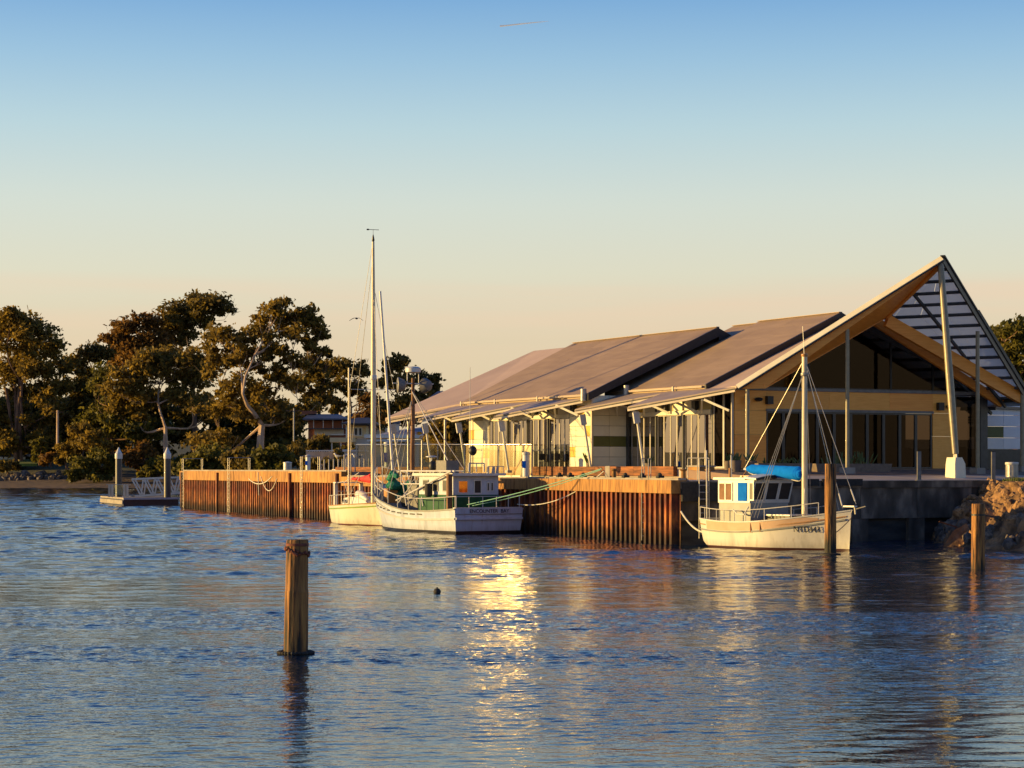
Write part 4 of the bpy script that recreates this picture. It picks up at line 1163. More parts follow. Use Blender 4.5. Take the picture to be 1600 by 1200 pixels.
stay = [((mx, 0, 7.8), (LB + .35, 0, 1.9)), ((mx, 0, 7.75), (LB - .35, 0, 1.72)), ((mx - .05, 0, 7.75), (1.75, -.1, 3.35)), ((mx, -.1, 7.2), (3.5, -1.4, 1.3)), ((mx, -.1, 7.2), (3.7, -1.42, 1.3)), ((mx, -.1, 7.15), (3.3, -1.4, 1.3)),
        ((mx, .1, 7.2), (3.6, 1.4, 1.3)), ((mx, .1, 7.2), (4.1, 1.4, 1.35)), ((mx, .05, 7.7), (6.0, 1.0, 1.5)), ((mx + .12, 0, 6.8), (mx + .15, -.1, 1.4)), ((mx - .14, .02, 6.8), (mx - .16, .05, 3.5))]
wires(bt, stay, .014)
for p, q in stay[:2]:
    a, b = Vector(p), Vector(q); MB().tube(a.lerp(b, .9), a.lerp(b, .98), .03, n=6).build('turnbuckle', M['white_metal'], bt, smooth=True)
# bow platform and rail
MB().box(LB - .25, LB + .32, -.10, .10, 1.78, 1.84).build('bow_platform', M['white_paint'], bt)
MB().bar((LB + .28, 0, 1.78), (LB + .32, 0, 1.5), .07, .05).bar((LB + .3, 0, 1.7), (LB + .75, .1, 1.82), .04, .04).build('anchor', M['grey_metal'], bt)
pts = [at_z(rb[i], st_b(i / 44)[1] - .02, -1) + Vector((0, .05, 0)) for i in (0, 2, 4, 7, 10, 14, 18, 24, 31, 37)]
rail(bt, pts, .48, .017, 'white_metal')
pts = [at_z(rb[i], st_b(i / 44)[1] - .02, 1) + Vector((0, -.05, 0)) for i in (0, 6, 12, 18, 26, 34)]
rail(bt, pts, .48, .017, 'white_metal')
for y in (-.75, .75): MB().tube((.15, y, 1.1), (.12, y, 4.1 if y < 0 else 3.9), .03, n=8).build('stern_post', M['white_metal'], bt, smooth=True)
MB().path([(2.3, -1.4, 1.62), (2.6, -1.46, 1.45), (3.0, -1.46, 1.43), (3.2, -1.42, 1.75)], .035, 6).build('coiled_rope', M['rope_white'], bt, smooth=True)
MB().path([(mx + .12, -.12, 1.6), (mx + .16, -.2, 1.9), (mx + .14, -.16, 2.3), (mx + .12, -.12, 2.5)], .03, 6).build('coiled_rope', M['rope_white'], bt, smooth=True)
i = 36; p = at_z(rb[i], .86, -1); q = at_z(rb[i - 3], .86, -1); t_ = (p - q); a_ = math.atan2(t_.y, t_.x)
pu, pl = at_z(rb[i - 1], .98, -1), at_z(rb[i - 1], .74, -1)
tilt = math.atan2((pl - pu).y, .24)
text_mesh('registration', 'NTD443', .34, M['lettering'], bt, (p + q) / 2 + Vector((0, -.06, 0)), (R(90) + tilt * 0.8, 0, a_), .9)

# ---- trawler with the name on the transom
LT = 12.0
tr = thing('trawler', 'white fishing trawler with green wheelhouse, lattice boom and name on its transom', 'boat', (-1.25, 107.6, 0), R(120))
def st_t(u):
    bs = (1.95 + .25 * math.sin(math.pi * min(1, u / .7))) * (1 - max(0, (u - .52) / .48) ** 2.5) + .04
    zs = 1.32 - .25 * math.sin(math.pi * min(u / .6, 1)) * .6 + 1.25 * max(0, (u - .35) / .65) ** 1.9
    zk = -.9
    bwl = (1.85 + .2 * math.sin(math.pi * min(1, u / .7))) * (1 - max(0, (u - .42) / .58) ** 1.8) + .01
    return bs, zs, bwl, zk, -.18 + .75 * u, -.35 * u
rt = hull_mesh(LT, st_t, 48, 16)
hull_obj('hull', rt, M['hull_trawler'], tr)
deck_obj(rt, tr, M['deck_grey'], -.28, 0, 48)
M['rub'] = pm('rub_rail_paint', (.42, .41, .41), (.5, .49, .49), .5, 3)
for s in (1, -1):
    line_strip(rt, lambda u: .78 + (st_t(u)[1] - 1.3) * .55, s, .10, .06, 'rub_rail', M['rub'], tr, 0, 45)
    line_strip(rt, lambda u: st_t(u)[1] - .03, s, .09, .05, 'gunwale', M['grey_paint'], tr, 0, 48)
# freeing-port slots along the port side
for i in range(12, 46, 3):
    z = 1.0 + (st_t(i / 48)[1] - 1.25) * .55
    p, q = at_z(rt[i], z, 1), at_z(rt[min(i + 2, 48)], z + .01, 1); o = Vector((0, .008, 0))
    MB().bar(p + o, q + o, .03, .07).build('freeing_port', M['black'], tr)
# transom with bevelled rail, name board
def zline(zv, h, off, nm, mat):
    MB().box(-.20 - off, -.05, -1.94, 1.94, zv, zv + h).build(nm, M[mat], tr)
zline(.74, .11, .06, 'transom_rail', 'hull_trawler')
MB().box(-.24, -.10, -1.0, 1.0, 1.02, 1.045).build('name_board', M['rub'], tr)
text_mesh('name_lettering', 'ENCOUNTER  BAY', .27, M['lettering'], tr, (-.215, 0, 1.16), (R(90), 0, R(-90)), 1.02)
MB().box(-.16, .1, -1.95, 1.95, 1.29, 1.36).build('transom_cap', M['white_paint'], tr)
M['wheelhouse_paint'] = pm('wheelhouse_paint', (.42, .46, .54), (.50, .54, .62), .45, 3)
# wheelhouse: green below, white above
wx0, wx1, wsd, wz0, wz1, wz2 = 1.2, 5.0, 1.35, 1.0, 1.98, 2.95
MB().box(wx0, wx1, -wsd, wsd, wz0, wz1).build('deckhouse_base', M['green_paint'], tr)
wh = MB().box(wx0 + .02, wx1 - .02, -wsd + .02, wsd - .02, wz1 + .002, wz2).build('wheelhouse', M['wheelhouse_paint'], tr)
MB().box(wx0 - .35, wx1 + .3, -wsd - .22, wsd + .22, wz2 + .002, wz2 + .14).build('wheelhouse_roof', M['white_paint'], tr)
M['sunset_pane'] = pm('pane_sunset_tint', (.6, .42, .16), None, .08, metal=.9)  # sunset reflection put into the amber colour of the pane
def aft_win(y, w, z, h, mat, nm='window'):
    x = wx0 + .02
    f = MB().box(x - .03, x - .002, y - w / 2 - .05, y - w / 2, z - .05, z + h + .05).box(x - .03, x - .002, y + w / 2, y + w / 2 + .05, z - .05, z + h + .05).box(x - .03, x - .002, y - w / 2, y + w / 2, z + h, z + h + .05).box(x - .03, x - .002, y - w / 2, y + w / 2, z - .05, z).build(nm, M['white_paint'], wh)
    MB().box(x - .018, x - .004, y - w / 2 + .002, y + w / 2 - .002, z + .002, z + h - .002).build('pane', M[mat], wh)
aft_win(.75, .5, 2.1, .58, 'sunset_pane'); aft_win(-.10, .36, 2.08, .62, 'black'); aft_win(-.72, .09, 2.2, .38, 'black', 'vent'); aft_win(-.95, .09, 2.2, .38, 'black', 'vent')
for x in (2.0, 3.1, 4.2):
    f = MB().box(x - .3, x + .3, wsd - .018, wsd + .02, 2.15, 2.75).build('window', M['grey_paint'], wh)
    MB().box(x - .25, x + .25, wsd + .021, wsd + .03, 2.2, 2.7).build('pane', M['black'], wh)
MB().lathe([(.12, 0), (.2, -.03), (.2, -.62), (.12, -.7)], 12, (3.3, wsd + .3, 2.55)).build('fender', M['rubber'], tr, smooth=True)
# clutter on the wheelhouse roof: skylight frame, life ring box, antenna, pot
MB().box(2.4, 3.5, .35, 1.1, 3.095, 3.75).build('roof_locker', M['grey_metal'], tr)
MB().bar((1.25, .4, 3.15), (1.25, .4, 3.6), .06, .06).bar((1.25, -.5, 3.15), (1.25, -.5, 3.6), .06, .06).bar((1.25, .4, 3.6), (1.25, -.5, 3.6), .06, .06).bar((1.25, -.05, 3.15), (1.25, -.05, 3.6), .05, .05).build('roof_frame', M['rub'], tr)
MB().ell((1.1, .25, 4.25), (.22, .22, .26), 10, 6).tube((1.1, .25, 3.1), (1.1, .25, 4.1), .02).build('horn_lamp', M['black'], tr, smooth=True)
for y in (-.7, -1.0, -1.25): MB().tube((1.2, y, 3.1), (1.15, y, 3.42), .08, .06).build('vent_cowl', M['rub'], tr, smooth=True)
rail(tr, [(.95, -1.5, 3.09), (1.0, -1.0, 3.09), (1.0, -.6, 3.09)], .35, .02, 'rub')
MB().ell((4.4, .9, 3.95), (.32, .32, .06), 12, 5).tube((4.4, .9, 3.1), (4.4, .9, 3.95), .04).build('radar_dome', M['white_paint'], tr, smooth=True)
MB().ell((4.1, 1.0, 3.45), (.2, .2, .3), 10, 6).build('tar_bucket', M['black'], tr, smooth=True)
# aft gallows post at the port corner
gp = MB().tube((.9, 1.72, .95), (.9, 1.72, 3.05), .16, .15, 12).build('gallows_post', M['mast_brown'], tr, smooth=True)
# lattice boom lying along the port side
tp, tq = Vector((1.0, 1.35, 3.2)), Vector((7.7, 1.05, 3.2))
lb = MB()
b0, b1 = Vector((1.5, 1.35, 2.55)), Vector((7.6, 1.05, 2.50))
lb.tube(tp, tq, .045, n=8).tube(b0, b1, .04, n=8).tube(tq, b1, .04, n=6)
tp2, tq2 = tp + Vector((0, -.5, 0)), tq + Vector((0, -.5, 0)); lb.tube(tp2, tq2, .035, n=6)
for k in range(8):
    f0, f1 = k / 8, (k + .5) / 8; f2 = (k + 1) / 8
    lb.tube(tp.lerp(tq, f0), b0.lerp(b1, f1), .026, n=6).tube(b0.lerp(b1, f1), tp.lerp(tq, f2), .026, n=6).tube(tp2.lerp(tq2, f0), b0.lerp(b1, f1), .02, n=5).tube(tp.lerp(tq, f0), tp2.lerp(tq2, f0), .018, n=5)
lb.build('lattice_boom', M['white_metal'], tr, smooth=True)
MB().tube((.9, 1.6, 3.2), (7.6, 1.35, 1.62), .05, n=8).build('boom_strut', M['rub'], tr, smooth=True)
for x, q_ in ((7.2, 6.2), (6.1, 7.4), (5.2, 4.3)): MB().tube((x, 1.15, 2.5), (q_, 1.45, 1.35), .035, n=6).build('boom_leg', M['rub'], tr, smooth=True)
# main mast with floodlights and radome
mxx = 8.25
mm = MB().path([(mxx, 0, 1.3), (mxx + .04, .03, 4.0), (mxx, 0, 6.3), (mxx + .02, 0, 8.25)], [.13, .125, .11, .085], 10).build('mast', M['mast_brown'], tr, smooth=True)
MB().bar((mxx, -1.25, 7.95), (mxx, 1.25, 7.95), .06, .06).bar((mxx, -.35, 7.95), (mxx, -.35, 8.6), .04, .04).bar((mxx, .35, 7.95), (mxx, .35, 8.6), .04, .04).build('mast_yoke', M['white_metal'], mm)
for y in (-.78, .78):
    f = MB().loft([[(mxx - .04 + dx, y + r_ * math.cos(2 * math.pi * k / 14), 7.85 + r_ * 1.12 * math.sin(2 * math.pi * k / 14)) for k in range(14)] for dx, r_ in ((-.28, .10), (-.2, .26), (.05, .36), (.17, .385), (.2, .34))]).build('floodlight', M['grey_metal'], mm, smooth=True)
    f.rotation_euler = (0, 0, R(35) if y > 0 else R(-20)); f.location = (0, 0, 0)
    c0 = Vector((mxx, y, 0)); f.matrix_local = Matrix.Translation(c0) @ Matrix.Rotation(R(70 if y > 0 else 20), 4, 'Z') @ Matrix.Translation(-c0)
MB().lathe([(.3, 0), (.42, .05), (.42, .26), (.3, .34), (.05, .36)], 18, (mxx, 0, 8.52)).build('radome', M['white_paint'], mm, smooth=True)
wires(tr, [((mxx, .1, 7.6), (1.4, .6, 3.3)), ((mxx, -.1, 7.4), (10.8, -.4, 2.5)), ((mxx, .1, 7.0), (8.9, 1.75, 1.8)), ((mxx, .1, 6.9), (7.6, 1.9, 1.7))], .02)
wires(tr, [((mxx, .06, 7.5), (2.6, .9, 3.75))], .03, 'rub')
for k in range(5): MB().bar((mxx, .1, 5.4 + .28 * k), (mxx - .5, .9, 5.4 + .28 * k), .02, .02).build('aerial_rung', M['steel'], mm)
MB().tube((2.2, -.2, 3.1), (2.2, -.2, 8.6), .028, .015, 6).build('whip_aerial', M['white_metal'], tr)
MB().tube((9.9, .3, 2.0), (10.55, .85, 13.1), .085, .06, 10).build('outrigger_pole', M['white_paint'], tr, smooth=True)
# foredeck gear: winch, nets, crate
MB().box(6.0, 7.2, -.8, .9, 1.0, 2.55).build('fore_house', M['grey_metal'], tr)
MB().box(9.0, 9.5, .55, 1.15, 1.2, 2.25).build('fish_crate', M['wood_varnish'], tr)
mb = MB()
for i in range(14):
    c_ = (9.0 + random.uniform(-.9, 1.2), random.uniform(-.6, .8), 2.0 + random.uniform(-.3, .7)); mb = MB().ell(c_, (random.uniform(.3, .55), random.uniform(.25, .5), random.uniform(.22, .42)), 9, 6)
    if i < 7: mb.build('net_heap', M['green_net'], tr, smooth=True)
MB().path([(8.3, .9, 2.9), (8.7, 1.0, 3.05), (9.2, .9, 2.8), (9.7, .8, 2.75)], [.12, .22, .2, .1], 8).build('net_roll', M['green_net'], tr, smooth=True)
MB().tube((7.6, -.3, 1.6), (7.6, .9, 1.6), .35, n=14).build('winch_drum', M['rubber'], tr, smooth=True)
pts = [at_z(rt[i], st_t(i / 48)[1] - .03, 1) + Vector((0, -.08, .02)) for i in (0, 4, 8, 13, 18, 23, 28, 32)]
rail(tr, pts, .62, .024, 'rub')
pts = [at_z(rt[i], st_t(i / 48)[1] - .03, 1) + Vector((0, -.08, .02)) for i in (32, 36, 39, 42, 45, 47)]
rail(tr, pts, .95, .024, 'white_metal', (.5,))
pts = [(-.05, y, 1.36) for y in (1.9, 1.1, .3, -.5, -1.2, -1.85)]
rail(tr, pts, .55, .024, 'rub')
pts = [at_z(rt[i], st_t(i / 48)[1] - .03, -1) + Vector((0, .08, .02)) for i in (32, 36, 40, 44, 47)]
rail(tr, pts, .95, .024, 'white_metal', (.5,))

# ---- yacht with the tall mast and red sail cover
dv = Vector((2.95, -7.9)); ys_ = thing('yacht', 'pale yellow yacht with tall cream mast and red sail cover, tucked behind the trawler', 'boat', (-10.25, 129.2, 0), math.atan2(dv.y, dv.x))
LY = 8.3
def st_y(u):
    bs = (.95 + .38 * math.sin(math.pi * min(1, u / .85))) * (1 - max(0, (u - .48) / .52) ** 2.2) + .03
    zs = 1.12 + .30 * u ** 1.6
    zk = -.45 if u > .12 else -.45 + .5 * (1 - u / .12) ** 2
    bwl = bs * .9 * (1 - max(0, (u - .45) / .55) ** 1.9 * .9)
    return bs, zs, bwl, zk, .25 * u - .1, -.6 * u + .25 * (1 - u)
ry_ = hull_mesh(LY, st_y, 36, 12)
hull_obj('hull', ry_, M['hull_cream'], ys_)
deck_obj(ry_, ys_, M['teak'], -.03, 0, 36)
M['stripe'] = pm('green_stripe', (.16, .26, .03), (.22, .33, .05), .4, 3)
for s in (1, -1):
    line_strip(ry_, lambda u: st_y(u)[1] - .22, s, .085, .012, 'cove_stripe', M['stripe'], ys_, 0, 33)
    line_strip(ry_, lambda u: st_y(u)[1] - .02, s, .06, .03, 'toe_rail', M['teak'], ys_, 0, 36)
rings = []
for x, h_, wd in ((1.9, .02, .7), (2.0, .42, .72), (3.6, .52, .78), (4.8, .48, .7), (5.9, .30, .5), (6.4, .02, .4)):
    z = 1.14; rings.append([(x, -wd, z), (x, -wd * .85, z + h_), (x, wd * .85, z + h_), (x, wd, z)])
MB().loft(rings).build('coach_roof', M['white_paint'], ys_)
MB().box(2.5, 3.6, -.80, -.72, 1.28, 1.48).build('cabin_window', M['gl_boat'], ys_)
MB().path([(3.9, -.35, 1.72), (4.5, -.4, 1.8), (5.3, -.35, 1.72), (5.8, -.25, 1.5)], [.1, .26, .26, .1], 10).build('dinghy_roll', M['white_paint'], ys_, smooth=True)
for y in (-.8, .8):
    MB().box(.75, 1.0, y - .1, y + .1, 1.1, 2.45).build('cockpit_arch_leg', M['white_paint'], ys_)
MB().box(.72, 1.3, -.92, .92, 2.452, 2.52).build('cockpit_arch', M['white_paint'], ys_)
MB().path([(1.3, -.8, 2.48), (2.6, -.78, 2.55), (3.4, -.7, 1.7)], .02, 6).build('frame_tube', M['white_metal'], ys_, smooth=True)
mxy = 6.15
YM = 126.0
mm = MB().path([(mxy, 0, 1.3), (mxy, 0, 9.6), (mxy - .05, 0, 16.6)], [.155, .15, .075], 12).build('mast', M['mast_paint'], ys_, smooth=True)
MB().lathe([(.17, 0), (.2, .05), (.2, .25), (.17, .3)], 12, (mxy, 0, 8.5)).build('mast_collar', M['white_paint'], mm, smooth=True)
MB().lathe([(.05, 0), (.09, .08), (.05, .3), (.02, .42)], 8, (mxy - .05, 0, 16.6)).build('masthead_light', M['black'], mm, smooth=True)
MB().bar((mxy - .05, -.3, 17.3), (mxy - .05, .35, 17.3), .03, .03).tube((mxy - .05, 0, 17.0), (mxy - .05, 0, 17.3), .01, n=4).ell((mxy - .05, -.32, 17.3), (.05, .1, .05), 6, 4).build('wind_vane', M['black'], mm)
MB().bar((mxy, -1.35, 7.95), (mxy, 1.35, 7.95), .05, .03).build('spreader', M['white_metal'], mm)
wires(ys_, [((mxy, -.1, 16.2), (mxy - .3, -1.35, 7.95)), ((mxy - .3, -1.35, 7.95), (mxy - .5, -1.2, 1.3)), ((mxy, .1, 13.6), (mxy - .3, 1.35, 7.95)), ((mxy, .05, 16.4), (.1, 0, 1.2)), ((mxy, 0, 13.7), (LY - .1, 0, 1.45)), ((mxy - .15, -.02, 13.5), (mxy - .2, -.05, 2.5)), ((mxy, .1, 7.9), (mxy - .6, 1.15, 1.3))], .014)
MB().tube((4.1, -.9, 1.1), (4.1, -.9, 9.3), .06, .05, 8).build('mizzen_pole', M['mast_paint'], ys_, smooth=True)
bo = MB().tube((mxy - .1, 0, 2.42), (1.9, -.3, 2.68), .06, n=8).build('boom', M['wood_varnish'], ys_, smooth=True)
rings = []
for i in range(15):
    f = i / 14; x = mxy - .1 - f * 3.2
    rz_ = (.36 * (1 - f) ** 1.6 + .13) * (1 if 0 < i < 14 else .5) + random.uniform(-.02, .03); ry2 = .2 - .08 * f
    rings.append([(x, ry2 * math.cos(2 * math.pi * k / 10) - .3 * f, 2.45 + .2 * f + rz_ * (.5 + .5 * math.sin(2 * math.pi * k / 10)) * 1.25) for k in range(10)])
MB().loft(rings).build('sail_cover', M['red_cloth'], bo, smooth=True)
pts = [at_z(ry_[i], st_y(i / 36)[1] - .02, -1) + Vector((0, .06, 0)) for i in (0, 5, 12, 19, 26, 32)]
rail(ys_, pts, .6, .016, 'white_metal')
MB().tube((.1, -.6, 1.1), (.05, -.6, 1.95), .03).tube((.1, -.2, 1.1), (.05, -.2, 1.9), .03).tube((.05, -.6, 1.95), (.05, .6, 1.95), .02).build('stern_pushpit', M['white_metal'], ys_, smooth=True)
for a, b in (((2.6, -.78, 2.5), (5.2, -.6, 3.1)), ((3.2, -.9, 1.2), (5.0, -.5, 2.9))): MB().tube(a, b, .022, n=5).build('frame_tube', M['white_metal'], ys_)

# ---- mooring lines
def rope(label, p, q, s, r, mat, n=18, name='mooring_rope', group=None):
    o = MB().path(sag(p, q, s, n), r, 6).build(name, M[mat], None, smooth=True); tag(o, label, 'rope', group); return o
bol = at(940, 746, 101.6)
rope('taut green mooring line from trawler stern to wharf bollard', tr.matrix_basis @ Vector((-.05, 1.2, 1.5)), bol + Vector((0, 0, .42)), .10, .024, 'rope_green')
rope('second green line lying just under the taut one at the trawler stern', tr.matrix_basis @ Vector((-.05, .9, 1.45)), bol + Vector((-.05, 0, .36)), .16, .02, 'rope_green')
rope('thin pale slack rope between trawler quarter and wharf', tr.matrix_basis @ Vector((-.1, -1.7, 1.5)), bol + Vector((.1, -.1, .30)), .55, .022, 'rope_white')
rope('white rope hanging from dark wall post to stern of blue sailed boat', at(1064, 799, 91.0), bt.matrix_basis @ Vector((.05, -.85, .62)), .18, .04, 'rope_white')
rope('thin bow line slanting from boat stem down to the timber mooring pile', bt.matrix_basis @ Vector((LB + .1, 0, 1.35)), Vector((12.25, 81.0, .75)), .05, .018, 'mast_brown')
# ------------------------------------------------------------------ timber mooring piles
def pile_timber_mat(name, zdark):
    m = bpy.data.materials.new(name); m.use_nodes = True
    n, l = m.node_tree.nodes, m.node_tree.links
    b = n['Principled BSDF']; b.inputs['Roughness'].default_value = .8
    t = n.new('ShaderNodeTexCoord'); mp = n.new('ShaderNodeMapping'); mp.inputs['Scale'].default_value = (5.5, 5.5, .4)
    l.new(t.outputs['Object'], mp.inputs[0])
    nz = n.new('ShaderNodeTexNoise'); nz.inputs['Scale'].default_value = 1.6; nz.inputs['Detail'].default_value = 9; nz.inputs['Roughness'].default_value = .62
    l.new(mp.outputs[0], nz.inputs[0])
    rp = n.new('ShaderNodeValToRGB'); e = rp.color_ramp.elements
    e[0].position, e[0].color = .42, (.018, .010, .006, 1)
    e[1].position, e[1].color = .66, (.47, .225, .055, 1)
    q = e.new(.51); q.color = (.22, .095, .026, 1)
    l.new(nz.outputs['Fac'], rp.inputs[0])
    sp = n.new('ShaderNodeSeparateXYZ'); l.new(t.outputs['Object'], sp.inputs[0])
    wz = n.new('ShaderNodeMath'); wz.operation = 'MULTIPLY_ADD'; wz.inputs[1].default_value = 1.5; wz.inputs[2].default_value = -.75
    l.new(nz.outputs['Fac'], wz.inputs[0])
    ad = n.new('ShaderNodeMath'); l.new(wz.outputs[0], ad.inputs[0]); l.new(sp.outputs[2], ad.inputs[1])
    h = n.new('ShaderNodeMapRange'); h.inputs[1].default_value = zdark - .12; h.inputs[2].default_value = zdark + .35
    l.new(ad.outputs[0], h.inputs[0])
    mx = n.new('ShaderNodeMixRGB'); mx.inputs[1].default_value = (.022, .020, .013, 1)      # weed and wet at the tide line
    l.new(h.outputs[0], mx.inputs[0]); l.new(rp.outputs[0], mx.inputs[2]); l.new(mx.outputs[0], b.inputs['Base Color'])
    bp = n.new('ShaderNodeBump'); bp.inputs['Strength'].default_value = 1.0; bp.inputs['Distance'].default_value = .05
    l.new(nz.outputs['Fac'], bp.inputs['Height']); l.new(bp.outputs[0], b.inputs['Normal'])
    return m
M['pile_a'] = pile_timber_mat('weathered_pile_timber', .0)
M['pile_b'] = pile_timber_mat('weedy_pile_timber', .55)
M['chain'] = pm('rusty_chain', (.10, .03, .02), (.24, .07, .04), .85, 12, bump=.4)
def timber_pile(x, y, top, r, label, mat, step=None, seed=0, lean=(0, 0)):
    root = thing('mooring_pile', label, 'mooring pile', (x, y, 0))
    r0 = random.Random(seed); n = 30
    rings = []
    zs = sorted(set([-1.2, -.3, 0, .3, .6, .9, top * .55, top * .55 + .015, top - .5, top - .2, top - .02, top] + [i * .22 for i in range(1, int(top / .22))]))
    ph = [r0.uniform(0, 6.28) for _ in range(5)]
    for z in zs:
        rad = r * (1.04 - .045 * z / top)
        if step and z > top * .55: rad *= .955
        if z >= top: rad *= .93
        ring = []
        for k in range(n):
            a = 2 * math.pi * k / n
            g = 1 + .022 * math.sin(3 * a + ph[0]) + .016 * math.sin(7 * a + ph[1] + z * .4) + .016 * math.sin(15 * a + ph[2])
            g -= .075 * max(0, math.cos(a - ph[3] + .12 * math.sin(z * 2))) ** 60 + .06 * max(0, math.cos(a - ph[4])) ** 80
            g += .012 * mnoise.noise(Vector((a * 2, z * 1.2, seed)))
            ring.append((rad * g * math.cos(a) + lean[0] * z, rad * g * math.sin(a) + lean[1] * z, z))
        rings.append(ring)
    MB().loft(rings).build('timber', M[mat], root, smooth=True)
    return root
Yp = wy(1022)
p = timber_pile(ax(462, Yp), Yp, az(843, Yp), .205, 'tall weathered timber pile alone in open water with rusty chain round its head', 'pile_a', True, 3, (.014, 0))
ch = MB(); top_ = az(843, Yp)
for k in range(26):      # chain of links round the head
    a = 2 * math.pi * k / 26; rad = .212
    c = Vector((rad * math.cos(a) + .014 * top_, rad * math.sin(a), top_ - .21 + .02 * math.sin(k * 1.7) - .05 * math.cos(a)))
    ch.ell(c, (.026, .026, .038 if k % 2 else .024), 8, 5)
for k in range(5):
    a = -1.9 + .1 * k; c = Vector((.228 * math.cos(a) + .03, .228 * math.sin(a), top_ - .22 - .012 * k)); ch.ell(c, (.028, .028, .034), 8, 5)
ch.build('chain', M['chain'], p, smooth=True)
MB().lathe([(.18, 0), (.207, .01), (.207, .05), (.18, .06)], 24, (.014 * top_, 0, top_ - .12)).build('iron_band', M['chain'], p, smooth=True)
wr = MB()
for k in range(30):
    a = 2 * math.pi * k / 30; wr.ell((.30 * math.cos(a), .27 * math.sin(a), .03), (.045, .04, .035), 7, 4)
wr.build('weed_collar', M['rubber'], p, smooth=True)
Y2 = wy(867); p2 = timber_pile(ax(1297.5, Y2), Y2, az(724.5, Y2), .215, 'tallest timber pile standing in front of blue sailed boat bow', 'pile_b', False, 8)
MB().lathe([(.2, -.05), (.40, -.02), (.40, .05), (.22, .08)], 16, (0, 0, 0)).build('weed_collar', M['rubber'], p2, smooth=True)
Y3 = wy(889); p3 = timber_pile(ax(1528, Y3), Y3, az(787, Y3), .215, 'short timber pile with dark iron strap in front of rock bank', 'pile_a', False, 12, (.006, 0))
zt = az(806, Y3)
MB().lathe([(.205, 0), (.232, .005), (.232, .06), (.205, .065)], 24, (.01, 0, zt)).build('iron_band', M['black'], p3, smooth=True)
MB().bar((.2, 0, zt + .02), (.62, -.05, zt - .05), .035, .05).box(.55, .66, -.09, -.05, zt - .12, zt + .0).build('iron_arm', M['black'], p3)
# floating buoy
Yb = wy(927)
b = thing('mooring_buoy', 'small dark round float alone in the open water', 'buoy', (ax(683, Yb), Yb, 0))
MB().ell((0, 0, .04), (.10, .10, .10), 14, 9).build('float', M['rubber'], b, smooth=True)
MB().tube((0, 0, .12), (0, 0, .165), .02).build('eye', M['black'], b)

# ------------------------------------------------------------------ pontoon, guide piles, gangway
Yq = 190.0
pt = thing('pontoon', 'low floating pontoon with pale deck edge near the old quay end', 'pontoon', (0, 0, 0))
c_l, c_m, c_r = Vector((ax(158, 200), 200, 0)), Vector((ax(193, 187.5), 187.5, 0)), Vector((ax(279, 190.5), 190.5, 0))
c_b = c_l + (c_r - c_m)
hullp = [c_l, c_m, c_r, c_b]
MB().prism([p + Vector((0, 0, -.3)) for p in hullp], (0, 0, .92)).build('float', M['frame_dark'], pt)
cen = sum(hullp, Vector()) / 4
MB().prism([cen + (p - cen) * 1.02 + Vector((0, 0, .622)) for p in hullp], (0, 0, .14)).build('deck', M['concrete'], pt)
e_ = (c_m - c_l); 
MB().bar(c_l + Vector((-.06, -.06, .35)), c_m + Vector((-.06, -.06, .35)), .1, .35).build('fender_rail', M['concrete'], pt)
MB().bar(c_m + Vector((0, -.2, .66)), c_r + Vector((0, -.2, .66)), .1, .16).build('fender_rail', M['rub'], pt)
def gpile(px, base_px_y, Yd, label):
    root = thing('guide_pile', label, 'guide pile', (ax(px, Yd), Yd, 0))
    MB().tube((0, 0, -1), (0, 0, az(716, Yd)), .31, n=20).build('shaft', M['frame_dark'], root, smooth=True)
    MB().lathe([(.33, -.05), (.35, 0), (.35, .42), (.30, .46), (.09, .88), (.05, 1.0)], 20, (0, 0, az(716, Yd))).build('conical_cap', M['white_paint'], root, smooth=True)
    return root
gpile(185.5, 0, 194.0, 'black steel guide pile with white cone cap beside the glazed pontoon screen')
gpile(261.5, 0, 190.2, 'black steel guide pile with white cone cap in front of the gangway')
# glazed screen on the pontoon
sc_ = thing('glass_screen', 'small clear glass screen between posts on the pontoon', 'screen', (0, 0, 0))
for px in (171, 175.5, 194.5, 199): 
    q = at(px, 776, 191.5); MB().box(q.x - .1, q.x + .1, q.y - .06, q.y + .06, .765, az(757, 191.5)).build('post', M['fascia'], sc_)
a_, b_ = at(176.5, 757, 191.5), at(193.5, 757, 191.5)
MB().box(a_.x, b_.x, 191.49, 191.52, .95, a_.z - .05).build('pane', M['gl_clear'], sc_)
MB().box(a_.x - .6, b_.x + .6, 191.47, 191.55, a_.z - .04, a_.z + .02).build('top_rail', M['steel'], sc_)
# gangway: two warren trusses from the quay end down to the pontoon
gw = thing('gangway', 'pale aluminium truss gangway sloping from old quay down to the pontoon', 'gangway', (0, 0, 0))
for dy, nm in ((0.0, 0), (1.7, 1)):
    Yg = 193.0 + dy; dxp = 4.5 * nm
    T0, T1 = at(206 + dxp, 748.5, Yg), at(296 + dxp, 745, Yg); Bm0, Bm1 = at(211 + dxp, 775.5, Yg), at(296 + dxp, 769, Yg)
    MB().bar(T0, T1, .14, .16).build('top_chord', M['white_metal'], gw); MB().bar(Bm0, Bm1, .14, .18).build('bottom_chord', M['white_metal'], gw)
    for k in range(5):
        f0, f1, f2 = k / 5, (k + .55) / 5, (k + 1) / 5
        MB().bar(T0.lerp(T1, f0), Bm0.lerp(Bm1, f1), .12, .12).build('brace', M['white_metal'], gw)
        if k < 4 or True: MB().bar(Bm0.lerp(Bm1, f1), T0.lerp(T1, f2), .12, .12).build('brace', M['white_metal'], gw)
A1, A2 = at(205, 776, 193), at(296, 770, 193)
MB().prism([A1, A2, A2 + Vector((0, 1.7, 0)), A1 + Vector((0, 1.7, 0))], (0, 0, .1)).build('walkway', M['concrete'], gw)
